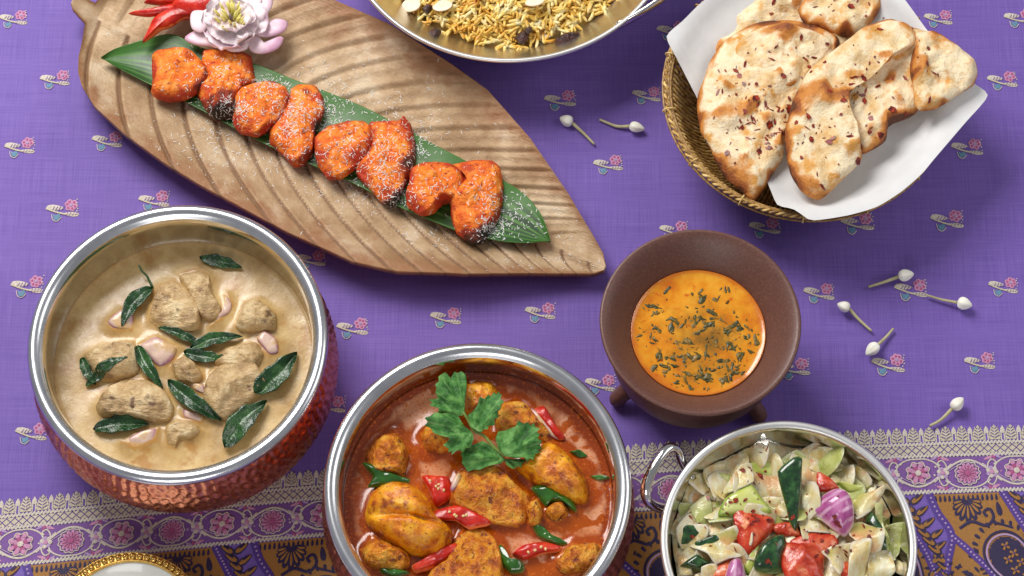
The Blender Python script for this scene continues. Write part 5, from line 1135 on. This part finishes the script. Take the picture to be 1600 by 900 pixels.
for x, y, s, n_ in ((460, 430, 60, 46), (480, 560, 50, 26), (340, 320, 50, 14), (500, 210, 80, 12), (600, 200, 40, 5), (310, 500, 80, 12), (420, 650, 60, 8), (790, 330, 60, 22), (820, 400, 60, 14), (650, 490, 60, 10), (700, 620, 80, 14), (870, 550, 30, 5), (950, 420, 50, 9), (900, 180, 90, 8), (1090, 240, 60, 8), (1120, 330, 40, 5), (1250, 260, 40, 5), (700, 15, 70, 9), (510, 20, 40, 4), (850, 60, 40, 4), (650, 260, 60, 5), (760, 520, 60, 8)):
    for _ in range(n_):
        q = zo('8', x+rnd.gauss(0, s), y+rnd.gauss(0, s))[0]; l, nn = camhit(TN, *q)
        if l is not None and l.z > .044 and math.hypot(l.x-c6[0], l.y-c6[1]) < R6*1.1: parts.append(flake(l, nn, rnd.choice([.0006, .0009, .0012, .0016, .0022, .0027])))
V, F, _ = join(parts); mk('chilli_flakes', V, F, m_flake, smooth=False, label='dark red chilli flakes scattered over the naan breads', cat='chilli flakes', kind='stuff')

# ------------------------------------------------------------------ small gilt dish at the bottom left
ZD = .016; c7 = P(200, 980, ZD); R7 = 122*mpp(200, 980, ZD)
m_gold = MAT('gilt porcelain rim', [(0.3, (196, 150, 70)), (0.7, (226, 190, 112))], scale=120, rough=.25, metal=.9, bump=.3, bscale=500)
m_porc = MAT('white porcelain', [(0.3, (226, 226, 218)), (0.7, (236, 236, 230))], scale=30, rough=.15, coat=.3, coatr=.05)
e = empty('gilt_dish', (c7[0], c7[1], 0), 'small white dish with a beaded gold rim at the lower left', 'dish')
V, F = lathe(np.array([(.0001, -.010), (R7*.5, -.0098), (R7*.72, -.007), (R7*.86, -.0025), (R7*.885, -.0015), (R7*.88, -.004), (R7*.7, -.010), (R7*.45, -.0155), (.0001, -.0158)]), c7, 96, smooth=40); mk('dish_body', V, F, m_porc, e, org=c7)
V, F = lathe(np.array([(R7*.87, -.0018), (R7*.89, .0002), (R7*.91, -.0004), (R7*.97, -.0004), (R7*.99, .0004), (R7, -.001), (R7*.98, -.003), (R7*.9, -.004), (R7*.875, -.0025)]), c7, 128, smooth=36); mk('gold_band', V, F, m_gold, e, org=c7)
bv, bf, *_ = None, None, None
for j in range(64):
    a = 2*math.pi*j/64; ctr_ = np.array([c7[0]+R7*.94*math.cos(a), c7[1]+R7*.94*math.sin(a), ZD+.0002]); V = []
    for u in range(5):
        t = math.pi/2*u/4
        for v in range(10): V.append(ctr_+np.array([.0019*math.cos(t)*math.cos(v*.628), .0019*math.cos(t)*math.sin(v*.628), .0016*math.sin(t)]))
    F = []
    for u in range(4): F += [(u*10+v, u*10+(v+1) % 10, u*10+10+(v+1) % 10, u*10+10+v) for v in range(10)]
    mk('bead', V, F, m_gold, e)
m_blue = MAT('blue painted mark', [(0.3, (70, 84, 104)), (0.7, (100, 112, 128))], scale=300, rough=.2)
V, F = tube([P(a, b, ZD-.0083) for a, b in ((186, 893), (193, 896), (200, 898), (203, 901))], np.array([.0003, .0010, .0008, .0003]), 6, ry=np.array([.0003]*4)); mk('painted_mark', V, F, m_blue, e)

# ------------------------------------------------------------------ jasmine buds
m_bud = MAT('jasmine bud', [(0.3, (236, 232, 216)), (0.7, (248, 246, 236))], scale=120, rough=.5, sss=.2, ssscale=.003)
m_tubeg = MAT('jasmine stalk', [(0.3, (168, 160, 118)), (0.7, (196, 186, 146))], scale=160, rough=.5)
BUD = [((1005, 0), 0)]
BUDS = [(zo('9', 1180, 720, 1130, 670, 1070, 620), zo('9', 1006, 590)[0], 'jasmine bud lying between platter and basket, the left of the pair'), (zo('9', 1206, 596, 1290, 630, 1355, 636), zo('9', 1432, 648)[0], 'jasmine bud lying between platter and basket, the right of the pair'),
        (zo('p', 1357, 448, 1380, 441, 1403, 434), (1428, 428), 'uppermost jasmine bud in the group of four right of the clay bowl'), (zo('p', 1449, 461, 1472, 468, 1495, 474), (1519, 478), 'jasmine bud farthest right in the group of four'),
        (zo('p', 1362, 517, 1342, 499, 1327, 484), (1308, 475), 'jasmine bud closest to the clay bowl in the group of four'), (zo('p', 1396, 513, 1384, 527, 1371, 540), (1353, 555), 'lowest jasmine bud in the group of four, bud pointing down'),
        (zo('p', 1453, 665, 1470, 656, 1487, 640), (1505, 622), 'single jasmine bud lying just above the tablecloth border')]
for st, tip, lab in BUDS:
    z0 = .0036; a = [P(q[0], q[1], z0-.002) for q in st]; tp = P(tip[0], tip[1], z0)
    e = empty('jasmine_bud', (a[-1][0], a[-1][1], 0), lab, 'flower bud', 'jasmine buds on the cloth')
    V, F = tube(smoothopen(np.array([a[0]*[1, 1, 0]+[0, 0, .0012], a[1]*[1, 1, 0]+[0, 0, .0014], a[2]*[1, 1, 0]+[0, 0, .0030]]), 14), np.linspace(.0008, .0012, 14)*rnd.uniform(.9, 1.1), 8); mk('stalk', V, F, m_tubeg, e)
    b0 = a[2]*[1, 1, 0]+[0, 0, .0040]; d = tp*[1, 1, 0]+[0, 0, .0040]-b0; K = 14
    path = [b0+d*t for t in np.linspace(0, 1, K)]; rr = [max(.0002, .0012*(1-t)**2+.0041*math.sin(math.pi*t**.95)**.6*(1-.30*t)) for t in np.linspace(0, 1, K)]
    rr = np.array(rr)*rnd.uniform(.88, 1.08); V, F = tube(path, rr, 25)
    V = np.array(V).reshape(K, 25, 3); cc_ = V.mean(1, keepdims=True); V = (cc_+(V-cc_)*(1+.07*np.cos(np.arange(25)*2*math.pi/5+np.linspace(0, 1.2, K)[:, None]))[..., None]).reshape(-1, 3); mid_ = np.arctan2(V[:, 1]-b0[1], V[:, 0]-b0[0]); V[:, 2] = np.maximum(V[:, 2], .0003)
    mk('bud', V, F, m_bud, e)
